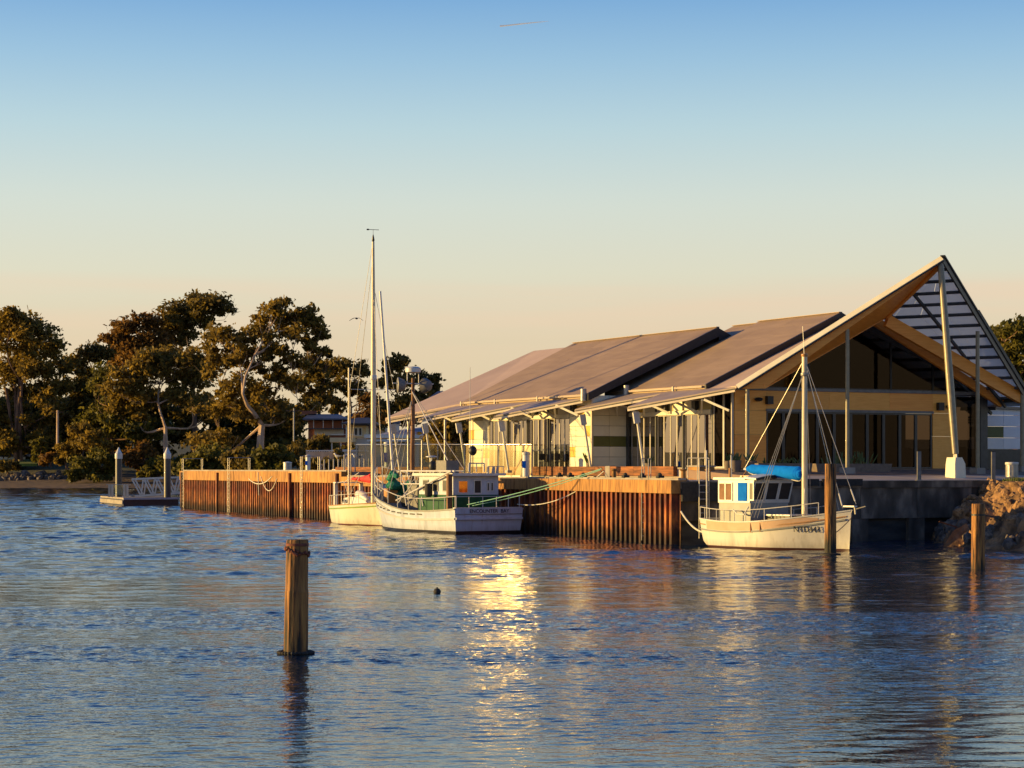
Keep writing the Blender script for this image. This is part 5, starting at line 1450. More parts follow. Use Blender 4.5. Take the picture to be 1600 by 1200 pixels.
MB().prism([at(200, 779, 192.8), A1, A1 + Vector((0, 1.7, 0)), at(200, 779, 192.8) + Vector((0, 1.7, 0))], (0, 0, .05)).build('hinge_plate', M['steel'], gw)

# ------------------------------------------------------------------ quay furniture
def qpt(A, B, f, inl, z):
    d = (B - A); n = off(A, B, 1); p = A + d * f + n * inl; return Vector((p.x, p.y, z))
def local_frame(A, B): return math.atan2((B - A).y, (B - A).x)
def ladder(A, B, f, ztop, zbot, zq, label, hoops=1.05, wide=.5, back=1.1, group=None, turn=0):
    o = qpt(A, B, f, 0, 0); root = thing('quay_ladder', label, 'ladder', (o.x, o.y, zq), local_frame(A, B) + R(turn), group)
    for sx_ in (-wide / 2, wide / 2):
        MB().path([(sx_, -.5, zbot - zq), (sx_, -.5, hoops - .03), (sx_, -.47, hoops), (sx_, back - .5, hoops), (sx_, back - .47, hoops - .03), (sx_, back - .47, 0)], .021, 8).build('handrail', M['steel'], root, smooth=True)
    z = zbot - zq + .2
    while z < -.05:
        MB().tube((-wide / 2, -.5, z), (wide / 2, -.5, z), .022, n=6).build('rung', M['steel'], root, smooth=True); z += .3
    return root
fq = lambda px: ((px - 800) / F * P2.y - P2.x) / ((P3.x - P2.x) - (px - 800) / F * (P3.y - P2.y))
ladder(P2, P3, fq(1010), 0, .1, ZR, 'steel ladder with looped handrails on the golden section of the wharf wall', .98, .3, .9, None, 62)
cl = ladder(P3, P4, .05, 0, .3, ZR, 'steel ladder with looped handrails in the dark corner at the boat stern', .98, .5, .9)
fl = lambda px: ((px - 800) / F * P0.y - P0.x) / ((P1.x - P0.x) - (px - 800) / F * (P1.y - P0.y))
ladder(P0, P1, fl(295), 0, .0, ZL, 'ladder at the outer end of the older quay by the gangway', 1.05, .5, 1.6)
ladder(P0, P1, fl(367), 0, .0, ZL, 'ladder with four tall rails on the older quay in front of dark shrubs', 1.05, .5, 1.6)
ladder(P0, P1, fl(482), 0, .0, ZL, 'ladder at the row of slim posts on the older quay', 1.05, .4, 1.2)
# bollards on the wharf edge
def bollard(p, label, group=None, h=.42, mat='rust'):
    root = thing('mooring_bollard', label, 'bollard', p, 0, group)
    MB().lathe([(.17, 0), (.17, .05), (.11, .08), (.10, h - .1), (.16, h - .05), (.16, h), (.06, h + .03)], 14).build('post', M[mat], root, smooth=True)
    MB().box(-.22, .22, -.22, .22, -.02, .02).build('base_plate', M['rubber'], root)
    return root
zk = ZR + .11
for i, (px, lb) in enumerate(((941, 'bollard holding the green trawler lines on the wharf edge'), (1048, 'bollard at the wharf corner above the golden capping'), (668, 'bollard on the wharf seen above the trawler bow'), (1130, 'bollard on the wharf corner behind the white wheelhouse'))):
    if px == 668:
        f = ((px - 800) / F * P1.y - P1.x) / ((P2.x - P1.x) - (px - 800) / F * (P2.y - P1.y)); q = qpt(P1, P2, f, .8, ZR)
    elif px == 1130:
        q = Vector((*(P3 + Vd * 2.2 + Ud * 1.2), ZR))
    else: q = qpt(P2, P3, fq(px), .6, ZR)
    bollard(q, lb, None, .5, 'cap')
for ci, px in enumerate((875, 892, 912, 978, 1004, 1032)): 
    q = qpt(P2, P3, fq(px), .02, ZR + .1)
    r_ = thing('fender_bracket', ORD[ci] + ' small black rubber cleat from the trawler along the wharf kerb', 'cleat', q, local_frame(P2, P3), 'rubber cleats along the wharf kerb')
    MB().box(-.16, .16, -.18, .1, 0, .12).build('pad', M['rubber'], r_); MB().ell((0, -.05, .15), (.13, .1, .09), 8, 5).build('knob', M['rubber'], r_, smooth=True)
# service pedestals
def pedestal(p, label, h=1.35, r=.17):
    root = thing('service_pedestal', label, 'service pedestal', p)
    MB().tube((0, 0, 0), (0, 0, h), r, n=18).build('body', M['white_paint'], root, smooth=True)
    MB().lathe([(r + .02, 0), (r + .03, .03), (r + .03, .14), (.05, .2)], 18, (0, 0, h)).build('lamp_cap', M['white_metal'], root, smooth=True)
    MB().box(-r - .01, -.02, -r - .012, -r + .05, h * .45, h * .75).build('socket_box', M['blue_door'], root)
    return root
pedestal(qpt(P0, P1, fl(447), 1.6, ZL), 'white cylindrical service pedestal on the older quay', 1.0)
pedestal(Vector((ax(606, 137), 137, ZR)), 'white and blue service pedestal standing behind the yacht mast', 2.1, .24)
pedestal(Vector((ax(822, 113.2), 113.2, ZR)), 'white service pedestal at the end of the glass screen above the trawler', 1.25, .2)
bn = thing('water_tank', 'small grey round tank standing on the older quay', 'tank', qpt(P0, P1, fl(412), 1.8, ZL))
MB().tube((0, 0, 0), (0, 0, .62), .31, n=18).build('drum', M['steel'], bn, smooth=True); MB().lathe([(.33, 0), (.33, .05), (.05, .1)], 18, (0, 0, .62)).build('lid', M['white_metal'], bn, smooth=True)
# row of slim posts at the inner end of the old quay, with gulls
posts = [453, 459, 466, 473, 480, 486, 492, 499, 506, 512, 519, 526]
for i, px in enumerate(posts):
    f = fl(px); q = qpt(P0, P1, min(f, .985), 2.2, ZL)
    r_ = thing('guard_post', ORD[i] + ' slim pale guard post from the white pedestal in the older quay row', 'post', q, 0, 'slim guard posts on the older quay')
    MB().tube((0, 0, 0), (0, 0, .86), .045, n=8).build('post', M['frame_light'], r_, smooth=True); MB().box(-.08, .08, -.08, .08, 0, .03).build('foot', M['steel'], r_)
for i, px in enumerate((538, 548, 555, 566)):
    q = Vector((ax(px, 138.5), 138.5, ZR))
    r_ = thing('guard_post', ORD[i] + ' taller slim post counting from the older quay step towards the yacht mast', 'post', q, 0, 'slim posts behind the quay step')
    MB().tube((0, 0, 0), (0, 0, 1.45), .05, n=8).build('post', M['frame_light'], r_, smooth=True); MB().box(-.08, .08, -.08, .08, 0, .03).build('foot', M['steel'], r_)
M['gull_w'] = pm('gull_white', (.62, .62, .60), (.72, .72, .7), .7, 9); M['gull_g'] = pm('gull_grey', (.22, .23, .24), (.3, .31, .32), .7, 9)
def gull(p, rz, label):
    root = thing('seagull', label, 'seagull', p, rz)
    body = [(-.30, .02, .015, .20), (-.20, .045, .03, .20), (-.08, .085, .08, .19), (.06, .10, .10, .20), (.14, .08, .09, .24), (.17, .05, .055, .31), (.20, .055, .055, .36), (.25, .045, .045, .37), (.29, .02, .02, .36)]
    MB().loft([[(x, w_ * math.cos(2 * math.pi * k / 10), z + h_ * math.sin(2 * math.pi * k / 10)) for k in range(10)] for x, w_, h_, z in body]).build('body', M['gull_w'], root, smooth=True)
    for s in (1, -1):
        MB().loft([[(x, s * (y + .012 * math.cos(2 * math.pi * k / 6)), z + h_ * math.sin(2 * math.pi * k / 6)) for k in range(6)] for x, y, h_, z in ((.10, .095, .05, .22), (0, .105, .07, .21), (-.15, .075, .05, .21), (-.36, .02, .015, .21))]).build('wing', M['gull_g'], root, smooth=True)
        MB().tube((.03, s * .04, .12), (.03, s * .04, 0), .012, n=5).build('leg', M['clad_yellow'], root)
    MB().tube((.28, 0, .36), (.36, 0, .35), .016, .005, 6).build('beak', M['clad_yellow'], root)
for px, lab, rz in ((478.5, 'white gull standing on the quay post nearest the white pedestal', 2.6), (492, 'white gull with raised head on the middle quay post', .4), (506.5, 'sunlit gull perched low on a post beside the older quay step', 2.9)):
    q = qpt(P0, P1, min(fl(px), .985), 2.2, ZL + (.86 if px < 500 else .80)); gull(q, rz, lab)
# flying bird
fb = thing('flying_bird', 'dark bird gliding with bent wings in the pale sky', 'bird', at(557, 497.5, 130))
MB().loft([[(x, w_ * math.cos(2 * math.pi * k / 8), w_ * .9 * math.sin(2 * math.pi * k / 8)) for k in range(8)] for x, w_ in ((-.28, .01), (-.1, .06), (.08, .065), (.2, .04), (.26, .01))]).build('body', M['black'], fb, smooth=True)
fb.rotation_euler = (0, 0, R(80))
for s in (1, -1):
    MB().loft([[(x0_ + .5 * c_ * math.cos(2 * math.pi * k / 6), s * y, z + .014 * math.sin(2 * math.pi * k / 6)) for k in range(6)] for x0_, y, z, c_ in ((0, .03, .02, .2), (.02, .16, .025, .2), (-.02, .28, -.03, .16), (-.08, .44, -.15, .05))]).build('wing', M['black'], fb, smooth=True)
# contrail far up
ct = MB()
Yc = 6000.0
pts = [at(781, 40.6, Yc), at(790, 40.0, Yc), at(815, 37.2, Yc), at(840, 34.6, Yc), at(858, 33.2, Yc)]
o = ct.path(pts, [2.6, 2.0, 1.8, 1.2, .3], 8).build('contrail', pm('ice_trail', (.8, .85, .9)), None, smooth=True); tag(o, 'short thin white contrail high in the blue sky', 'contrail')

# ------------------------------------------------------------------ glass wind screen along the wharf
gs = thing('glass_balustrade', 'tall clear glass wind screen with gleaming steel top rail above the trawler', 'balustrade', (0, 0, 0))
M['rail_bright'] = pm('polished_rail', (.60, .55, .46), None, .30, metal=1.0)
gpts = [(557, 141.0), (597, 134.5), (640, 128.5), (684, 123.5), (726, 119.1), (778, 117.1), (831, 115.15)]
gz0 = [ax(px, Y) for px, Y in gpts]
LEAN, gi = [1.2, 1.9, 1.6, 2.1], -10
for (xa, (pa, Ya)), (xb, (pb, Yb_)) in zip(zip(gz0, gpts), list(zip(gz0, gpts))[1:]):
    za, zb = az(694.5, Ya), az(694.5, Yb_)
    A, Bq = Vector((xa, Ya, za)), Vector((xb, Yb_, zb))
    d = (Bq - A); d.z = 0; d.normalize()
    nP = 2 if pa >= 726 else max(1, round((Bq - A).length / 2.2))
    nv = Vector((-d.y, d.x, 0))
    for k in range(nP):      # each sheet's lean is set to spread the sun glint down the water
        tilt = LEAN[gi % len(LEAN)]; gi += 1
        a0, b0 = A.lerp(Bq, k / nP) + d * .03, A.lerp(Bq, (k + 1) / nP) - d * .03
        lz = math.tan(R(tilt)) * (a0.z - ZR - .2)
        MB().prism([(a0.x, a0.y, ZR + .15), (b0.x, b0.y, ZR + .15), (b0.x + nv.x * lz, b0.y + nv.y * lz, b0.z - .06), (a0.x + nv.x * lz, a0.y + nv.y * lz, a0.z - .06)], nv * .014).build('pane', M['gl_wind'], gs)
    MB().tube(A, Bq, .034, n=14).build('top_rail', M['rail_bright'], gs, smooth=True)
    MB().bar(A - Vector((0, 0, za - ZR - .1)), Bq - Vector((0, 0, zb - ZR - .1)), .05, .08).build('bottom_rail', M['steel'], gs)
for xa, (pa, Ya) in zip(gz0, gpts):
    MB().box(xa - .03, xa + .03, Ya - .03, Ya + .03, ZR, az(694.5, Ya)).build('post', M['steel'], gs)

# ------------------------------------------------------------------ timber retaining seat wall along the wharf
tw = thing('sleeper_wall', 'long low wall of rust brown timber sleepers along the wharf', 'retaining wall', (*bw(-2.62, 1.8).xy, 2.96), BA + R(90))
t = 0.0; Lw = 43
while t < Lw:
    L_ = random.uniform(2.4, 4.2); L_ = min(L_, Lw - t)
    for c in range(2):
        o_ = random.uniform(0, .6) if c % 2 else 0
        MB().box(t + .006, t + L_ - .006, -.02 - random.uniform(0, .02), .22, c * .24 + .004, (c + 1) * .24 - .004).build('sleeper', M['sleeper'], tw)
    t += L_
for t in (6.2, 15.6): MB().box(t, t + .5, -.06, .24, -.1, .5).build('concrete_pier', M['concrete'], tw)
cb = thing('stone_bench', 'pale block bench at the near end of the sleeper wall', 'bench', (*bw(-2.35, .3).xy, 2.98), BA)
MB().box(-.4, .45, -.75, .3, -.2, .42).build('block', M['cap'], cb); MB().box(-.45, .5, -.8, .35, .425, .5).build('seat_slab', M['concrete'], cb)

# ------------------------------------------------------------------ planters and pots on the terrace
def pot(v, t, z, r, h, label, cat='planter', box=False, lf=14, lh=.35, wide=1.0):
    p = bw(v, t, z); root = thing('planter', label, cat, p, BA)
    if box: MB().loft([[(x * wide, y * r, 0) for x, y in ((-1, -1), (1, -1), (1, 1), (-1, 1))], [(x * wide * 1.05, y * r * 1.08, h) for x, y in ((-1, -1), (1, -1), (1, 1), (-1, 1))]]).build('trough', M['leafpot'], root)
    else: MB().lathe([(r * .7, 0), (r * .85, h * .3), (r, h), (r * .9, h), (r * .88, h * .9)], 14).build('pot', M['leafpot'], root, smooth=True)
    mb = MB()
    for i in range(lf):
        a = random.uniform(0, 6.28); q = random.random() ** .5 * (r * .8); x = q * math.cos(a) * (wide / r if box else 1); y = q * math.sin(a)
        hh = lh * random.uniform(.5, 1.2); dx, dy = random.uniform(-.2, .2), random.uniform(-.2, .2); w_ = .035
        mb.add([(x - w_, y, h * .9), (x + w_, y, h * .9), (x + dx + w_, y + dy, h + hh * .7), (x + dx * 1.4, y + dy * 1.4, h + hh), (x + dx - w_, y + dy + .01, h + hh * .7)], [(0, 1, 2, 3, 4)])
    o = mb.build('foliage', M['plant'], root); return root
pot(-1.2, -1.2, 3.1, .30, .62, 'round dark pot on the terrace behind the near ladder handrails')
pot(-.55, -1.6, 3.1, .28, .6, 'second round pot beside the ladder handrails, closer to the doors')
pot(1.0, -1.9, 3.08, .3, .5, 'low trough with small flowers behind the blue sail cover', 'planter', True, 26, .28, 1.5)
pot(-.6, .3, 3.2, .25, .5, 'round pot at the foot of the corner column')
pot(5.6, -1.2, 3.12, .28, .45, 'low trough with flowering stems in front of the folding doors', 'planter', True, 40, .55, 2.2)
pot(-2.0, 11.6, 3.3, .22, .34, 'small pot with spiky plant at the strut foot on the second wing', 'planter', False, 16, .5)
pot(-1.7, 6.0, 3.3, .22, .3, 'small pot with green plant by the folding doors of the first wing', 'planter', False, 14, .4)
# cafe furniture on the deck by the second wing
def chair(p, rz, label):
    root = thing('cafe_chair', label, 'chair', p, rz, 'dark cafe chairs outside the second wing')
    MB().box(-.22, .22, -.22, .22, .43, .46).build('seat', M['black'], root); MB().box(-.22, .22, .2, .23, .5, .85).build('backrest', M['black'], root)
    for x in (-.2, .2):
        for y in (-.2, .2): MB().tube((x, y, 0), (x, y, .43 if y < 0 else .5), .015, n=6).build('leg', M['black'], root)
for i, (v, t, rz) in enumerate(((-2.4, 14.2, .3), (-2.35, 15.0, 2.8), (-2.4, 16.0, .1))): chair(bw(v, t, 3.3), rz + BA, ORD[i] + ' dark cafe chair from the corner outside the second wing doors')

# ------------------------------------------------------------------ promenade posts and bin
def bol_post(px, label):
    Yd = 96.2 if px < 1500 else 99.0
    root = thing('bollard', label, 'bollard', (ax(px, Yd), Yd, 2.78))
    MB().box(-.085, .085, -.085, .085, 0, 1.32).build('post', M['grey_metal'], root); MB().box(-.15, .15, -.15, .15, 0, .03).build('base_plate', M['steel'], root); MB().box(-.09, .09, -.09, .09, 1.322, 1.35).build('cap', M['black'], root)
bol_post(1436, 'dark square bollard on the promenade edge in front of the folding doors')
bol_post(1552, 'dark square bollard on the promenade edge beside the litter bin')
lb_ = thing('litter_bin', 'round galvanised litter bin on two short legs above the rock bank', 'litter bin', (ax(1581, 98.6), 98.6, 2.76))
MB().lathe([(.26, 0), (.28, .02), (.28, .58), (.26, .6)], 22, (0, 0, .16)).build('drum', M['steel'], lb_, smooth=True)
MB().lathe([(.30, 0), (.31, .02), (.31, .10), (.27, .12)], 22, (0, 0, .75)).build('rim', M['white_metal'], lb_, smooth=True)
for x in (-.08, .08): MB().tube((x, 0, 0), (x, 0, .17), .03).build('leg', M['grey_metal'], lb_)
for k in range(12):
    a = 2 * math.pi * k / 12; MB().box(.283 * math.cos(a) - .015, .283 * math.cos(a) + .015, .283 * math.sin(a) - .015, .283 * math.sin(a) + .015, .2, .72).build('slat', M['frame_light'], lb_)
# ------------------------------------------------------------------ trees
def leaf_mat(name, c1, c2, trans=.25):
    m = bpy.data.materials.new(name); m.use_nodes = True
    n, l = m.node_tree.nodes, m.node_tree.links
    b = n['Principled BSDF']; b.inputs['Roughness'].default_value = .55; b.inputs['Specular IOR Level'].default_value = .3
    g = n.new('ShaderNodeNewGeometry'); nz = n.new('ShaderNodeTexNoise'); nz.inputs['Scale'].default_value = .35; nz.inputs['Detail'].default_value = 6
    l.new(g.outputs['Position'], nz.inputs[0])
    at_ = n.new('ShaderNodeMath'); at_.operation = 'MULTIPLY_ADD'; at_.inputs[1].default_value = .5
    l.new(g.outputs['Random Per Island'], at_.inputs[0]); l.new(nz.outputs['Fac'], at_.inputs[2])
    rp = n.new('ShaderNodeValToRGB'); e = rp.color_ramp.elements
    e[0].position, e[0].color = .45, tuple(c1) + (1,); e[1].position, e[1].color = 1.0, tuple(c2) + (1,)
    l.new(at_.outputs[0], rp.inputs[0]); l.new(rp.outputs[0], b.inputs['Base Color'])
    tl = n.new('ShaderNodeBsdfTranslucent'); l.new(rp.outputs[0], tl.inputs[0])
    mx = n.new('ShaderNodeMixShader'); mx.inputs[0].default_value = trans
    l.new(b.outputs[0], mx.inputs[1]); l.new(tl.outputs[0], mx.inputs[2]); l.new(mx.outputs[0], n['Material Output'].inputs[0])
    return m
M['leaf_gum'] = leaf_mat('gum_leaves', (.11, .078, .016), (.32, .22, .042), .58)
M['leaf_brown'] = leaf_mat('russet_leaves', (.11, .06, .016), (.28, .15, .035), .55)
M['leaf_dark'] = leaf_mat('dark_leaves', (.075, .06, .014), (.23, .165, .036), .52)
M['leaf_green'] = leaf_mat('green_leaves', (.065, .068, .012), (.21, .18, .032), .52)
M['bark_pale'] = pm('pale_gum_bark', (.40, .26, .16), (.62, .45, .30), .8, 1.5, stretch=(1, 1, .3))
M['bark_brown'] = pm('brown_bark', (.09, .05, .03), (.22, .12, .065), .9, 1.5, stretch=(1, 1, .3))
def leaves(clumps, dens, size, rs, flat=.72, sub=(12, 20)):
    """clumps: (x, y, z, r).  Small leaf-spray quads gathered in sub-clumps near the shell of each clump."""
    C = []
    for (x, y, z, r) in clumps:
        k = rs.integers(*sub)
        d = rs.normal(size=(k, 3)); d /= np.linalg.norm(d, axis=1)[:, None]
        d[:, 2] = np.abs(d[:, 2]) * rs.choice([1, 1, 1, -.6], size=k)
        rad = r * rs.uniform(.30, 1.02, size=k)[:, None]
        sc = np.array([x, y, z]) + d * rad * np.array([1, 1, flat])
        sr = r * rs.uniform(.22, .50, size=k)
        n = max(8, int(dens * r * r / k * .8))
        for c, q in zip(sc, sr):
            p = rs.normal(size=(n, 3)); p /= np.linalg.norm(p, axis=1)[:, None]
            p *= (np.where(rs.random(n) < .34, rs.uniform(1, 1.9, size=n), rs.uniform(.2, 1, size=n) ** .5))[:, None] * q * np.array([1.1, 1.1, .75])
            C.append(p + c)
    C = np.vstack(C); n = len(C)
    a = rs.normal(size=(n, 3)); a /= np.linalg.norm(a, axis=1)[:, None]
    b = rs.normal(size=(n, 3)); b = np.cross(a, b); b /= np.linalg.norm(b, axis=1)[:, None]
    s = (size * rs.uniform(.55, 1.35, size=n))[:, None]
    a, b = a * s, b * s * .55
    V = np.stack([C - a, C - b * .9 , C + a, C + b], 1).reshape(-1, 3)
    Q = np.arange(n * 4).reshape(n, 4)
    return V, Q
def limb(mb, p, q, r0, r1, rs, bend=.12, n=6):
    p, q = Vector(p), Vector(q); L = (q - p).length
    o1 = Vector(rs.normal(size=3)) * L * bend; o2 = Vector((0, 0, -L * .10))
    pts = [p.lerp(q, i / n) + (o1 + o2) * math.sin(math.pi * i / n) * (.6 + .4 * math.sin(3 * i / n)) for i in range(n + 1)]
    mb.path(pts, [r0 + (r1 - r0) * i / n for i in range(n + 1)], 6); return pts
def tree(px, py, Y, clumps, label, leaf='leaf_gum', bark='bark_pale', r0=.45, dens=84, size=.46, fork=.35, seed=0, depth=.5, group=None, name='gum_tree', twigs=2, stems=1, flat=.72, back=0.0):
    """clumps in photo pixels (x, y, r); the depth of each one is spread through the real crown"""
    rs = np.random.default_rng(seed + 100)
    s = Y / F
    base = Vector((ax(px, Y), Y, az(py, Y)))
    root = thing(name, label, 'tree', base, 0, group)
    W3 = []
    extra = []
    for (cx, cy, cr) in clumps:
        for _ in range(2):
            a = rs.uniform(0, 6.28); extra.append((cx + math.cos(a) * cr * 1.05, cy + abs(math.sin(a)) * cr * .85 - cr * .1, cr * rs.uniform(.5, .8)))
    n_main = len(clumps)
    clumps = [(c[0], c[1], c[2] * 1.28) for c in clumps] + extra
    xs = [c[0] for c in clumps]; span = (max(xs) - min(xs)) * s + 2
    for (cx, cy, cr) in clumps:
        r = cr * s
        W3.append(((cx - 800) * s - base.x, (float(rs.uniform(-.5, .5)) * depth + back) * span, az(cy, Y) - base.z, r))
    V, Q = leaves(W3, dens, size, rs, flat)
    inst('crown', np_mesh('crown', V, Q, M[leaf], False), root)
    mb = MB(); topz = max(c[2] for c in W3)
    forks = []
    for k in range(stems):
        ang_ = rs.uniform(0, 6.28); sp = .0 if stems == 1 else r0 * 1.6
        b0 = Vector((sp * math.cos(ang_), sp * math.sin(ang_), -.6))
        fz = topz * fork * rs.uniform(.85, 1.15)
        cxm = np.mean([c[0] for c in W3]) * .25 + rs.normal() * .05 * topz * (stems > 1)
        fp = Vector((cxm, rs.normal() * .3, fz))
        limb(mb, b0, fp, r0 if stems == 1 else r0 * .7, r0 * .62, rs, .03); forks.append(fp)
    order = sorted(W3[:n_main], key=lambda c: c[2])
    order = order[-4:][::-1] + order[:-4]      # leaders to the top first, side limbs spring from them
    nodes = [(f, r0 * .6) for f in forks]
    for c in order:
        tgt = Vector((c[0], c[1], c[2] - c[3] * .25))
        # spring from the closest lower node
        best = min(nodes, key=lambda nd: (tgt - nd[0]).length + (3 * max(0, nd[0].z - tgt.z + .5)) - nd[1] * 3)
        rr0 = min(best[1] * .8, max(.09, c[3] * .07 + .06) if c not in order[:4] else r0 * .5)
        pts = limb(mb, best[0], tgt, max(rr0, .06), .05, rs, .09, 7)
        nodes.append((pts[3], rr0 * .85)); nodes.append((pts[5], rr0 * .65))
        for k in range(twigs):
            e_ = tgt + Vector(rs.normal(size=3)) * c[3] * .6; e_.z = tgt.z + abs(rs.normal()) * c[3] * .5
            limb(mb, pts[4 + k % 3], e_, .055, .02, rs, .1, 4)
    mb.build('trunk', M[bark], root, smooth=True)
    return root
def shrub(px, py, Y, clumps, label, leaf='leaf_green', dens=170, size=.4, seed=0, group=None, name='shrub'):
    return tree(px, py, Y, clumps, label, leaf, 'bark_brown', .12, dens, size, .25, seed, .6, group, name, 1, 3, .8)

YT = 395.0
tree(28, 722, 405, [(18, 508, 24), (48, 512, 22), (70, 540, 20), (30, 545, 24), (0, 520, 22), (84, 575, 17), (55, 572, 22), (10, 578, 26), (92, 605, 14), (70, 612, 20), (30, 615, 17), (86, 640, 16), (0, 640, 26), (60, 655, 15), (20, 495, 14), (38, 690, 22), (8, 690, 22), (72, 690, 20)],
     'broad gum at the far shore with orange lit stems, standing over the grass', r0=.5, seed=1, stems=6, fork=.5, back=.1, bark='bark_brown')
tree(122, 725, 415, [(118, 570, 19), (140, 556, 18), (158, 552, 14), (118, 605, 20), (145, 592, 20), (125, 640, 22), (108, 655, 18), (150, 625, 18)], 'dark rounded gum between the broad shore gum and the tall copse', leaf='leaf_dark', bark='bark_brown', seed=2)
tree(300, 725, 430, [(283, 486, 22), (302, 468, 15), (318, 482, 16), (338, 474, 18), (350, 482, 14), (272, 505, 20), (255, 520, 20), (300, 500, 20), (292, 525, 17), (320, 500, 12)], 'tallest dark topped gum rising behind the white trunked tree', leaf='leaf_dark', bark='bark_brown', seed=3, r0=.7, fork=.55)
tree(215, 725, 425, [(170, 530, 11), (198, 514, 17), (220, 506, 15), (185, 518, 12), (238, 505, 14), (205, 540, 20), (235, 535, 22), (180, 555, 18), (255, 545, 20), (215, 565, 22)], 'flat topped russet gum on the shoulder of the copse', leaf='leaf_brown', bark='bark_brown', seed=4, r0=.6, fork=.5)
tree(262, 728, 385, [(225, 560, 20), (250, 555, 20), (272, 565, 18), (200, 585, 22), (232, 590, 20), (262, 585, 16), (290, 575, 22), (310, 590, 20), (300, 560, 20), (185, 610, 20), (215, 615, 22), (205, 640, 20), (280, 612, 15), (300, 630, 18), (322, 640, 18), (240, 625, 14), (180, 640, 16)],
     'white trunked gum with fan of pale limbs above the pontoon', seed=5, r0=.62, fork=.40, dens=70, back=.12, depth=.3, twigs=3)
tree(175, 728, 392, [(150, 605, 18), (165, 585, 18), (155, 640, 20), (175, 660, 20), (140, 665, 18), (190, 680, 20), (160, 690, 16), (215, 675, 20), (240, 670, 18)], 'low spreading olive gum filling the copse left of the white trunk'.replace('left of', 'before'), leaf='leaf_green', bark='bark_brown', seed=6)
tree(408, 722, 330, [(440, 475, 12), (455, 490, 16), (425, 482, 14), (410, 500, 18), (475, 490, 16), (490, 505, 14), (500, 520, 10), (440, 510, 17), (465, 520, 14), (385, 520, 17), (360, 530, 19), (335, 520, 16), (498, 545, 9), (480, 535, 12), (350, 560, 18), (375, 560, 16), (405, 545, 12), (330, 575, 16), (455, 560, 12), (425, 575, 13), (460, 600, 15), (372, 600, 20), (350, 625, 22), (400, 610, 22), (425, 635, 20), (385, 645, 20), (330, 640, 18), (450, 650, 18), (480, 640, 16), (310, 690, 18), (345, 690, 20), (420, 528, 12), (442, 546, 12), (398, 572, 13), (432, 588, 12), (470, 570, 11), (412, 556, 10), (380, 545, 11), (318, 545, 13)],
     'great spreading gum with leaning brown trunk and open crown behind the old quay', r0=.85, seed=7, fork=.22, dens=86, twigs=3, size=.40, back=.10, depth=.4)
tree(500, 715, 345, [(478, 575, 14), (495, 562, 14), (500, 590, 13), (510, 605, 12), (470, 600, 14), (485, 620, 16), (500, 630, 14), (512, 552, 6)], 'slender dark gum leaning beside the great gum', leaf='leaf_dark', bark='bark_brown', seed=8, size=.42)
tree(548, 715, 350, [(520, 575, 15), (535, 570, 13), (555, 585, 14), (565, 572, 9), (528, 598, 10), (560, 605, 12), (515, 620, 12), (530, 635, 13), (545, 610, 8), (572, 620, 10)], 'gum with round separate tufts left of the yacht mast'.replace('left of', 'next to'), leaf='leaf_dark', bark='bark_pale', seed=9, size=.42)
tree(640, 715, 330, [(610, 570, 14), (622, 565, 12), (605, 600, 14), (625, 595, 15), (650, 590, 14), (675, 595, 12), (660, 620, 16), (635, 625, 15), (610, 635, 15), (680, 612, 8), (600, 655, 14), (585, 640, 12), (645, 650, 16), (665, 650, 12)], 'dark gum behind the trawler mast and floodlights', leaf='leaf_dark', bark='bark_brown', seed=10, size=.42)
tree(1590, 735, 190, [(1575, 520, 18), (1600, 515, 20), (1560, 545, 18), (1590, 550, 22), (1620, 540, 24), (1575, 580, 20), (1605, 590, 22), (1560, 520, 10), (1640, 580, 30), (1590, 620, 24), (1640, 640, 30)], 'dense golden green tree behind the pointed canopy', leaf='leaf_green', bark='bark_brown', seed=11, name='broadleaf_tree', size=.3, dens=260)
tree(705, 735, 175, [(690, 680, 22), (715, 670, 20), (690, 705, 20), (715, 700, 20), (735, 690, 16), (680, 690, 12)], 'bushy tree seen under the awnings by the raking struts', leaf='leaf_gum', bark='bark_brown', seed=12, name='broadleaf_tree', size=.26, dens=260)
tree(575, 712, 300, [(570, 640, 14), (580, 625, 12), (590, 655, 14), (560, 655, 10)], 'brown tree leaning over the cream house', leaf='leaf_brown', bark='bark_brown', seed=13, size=.3)
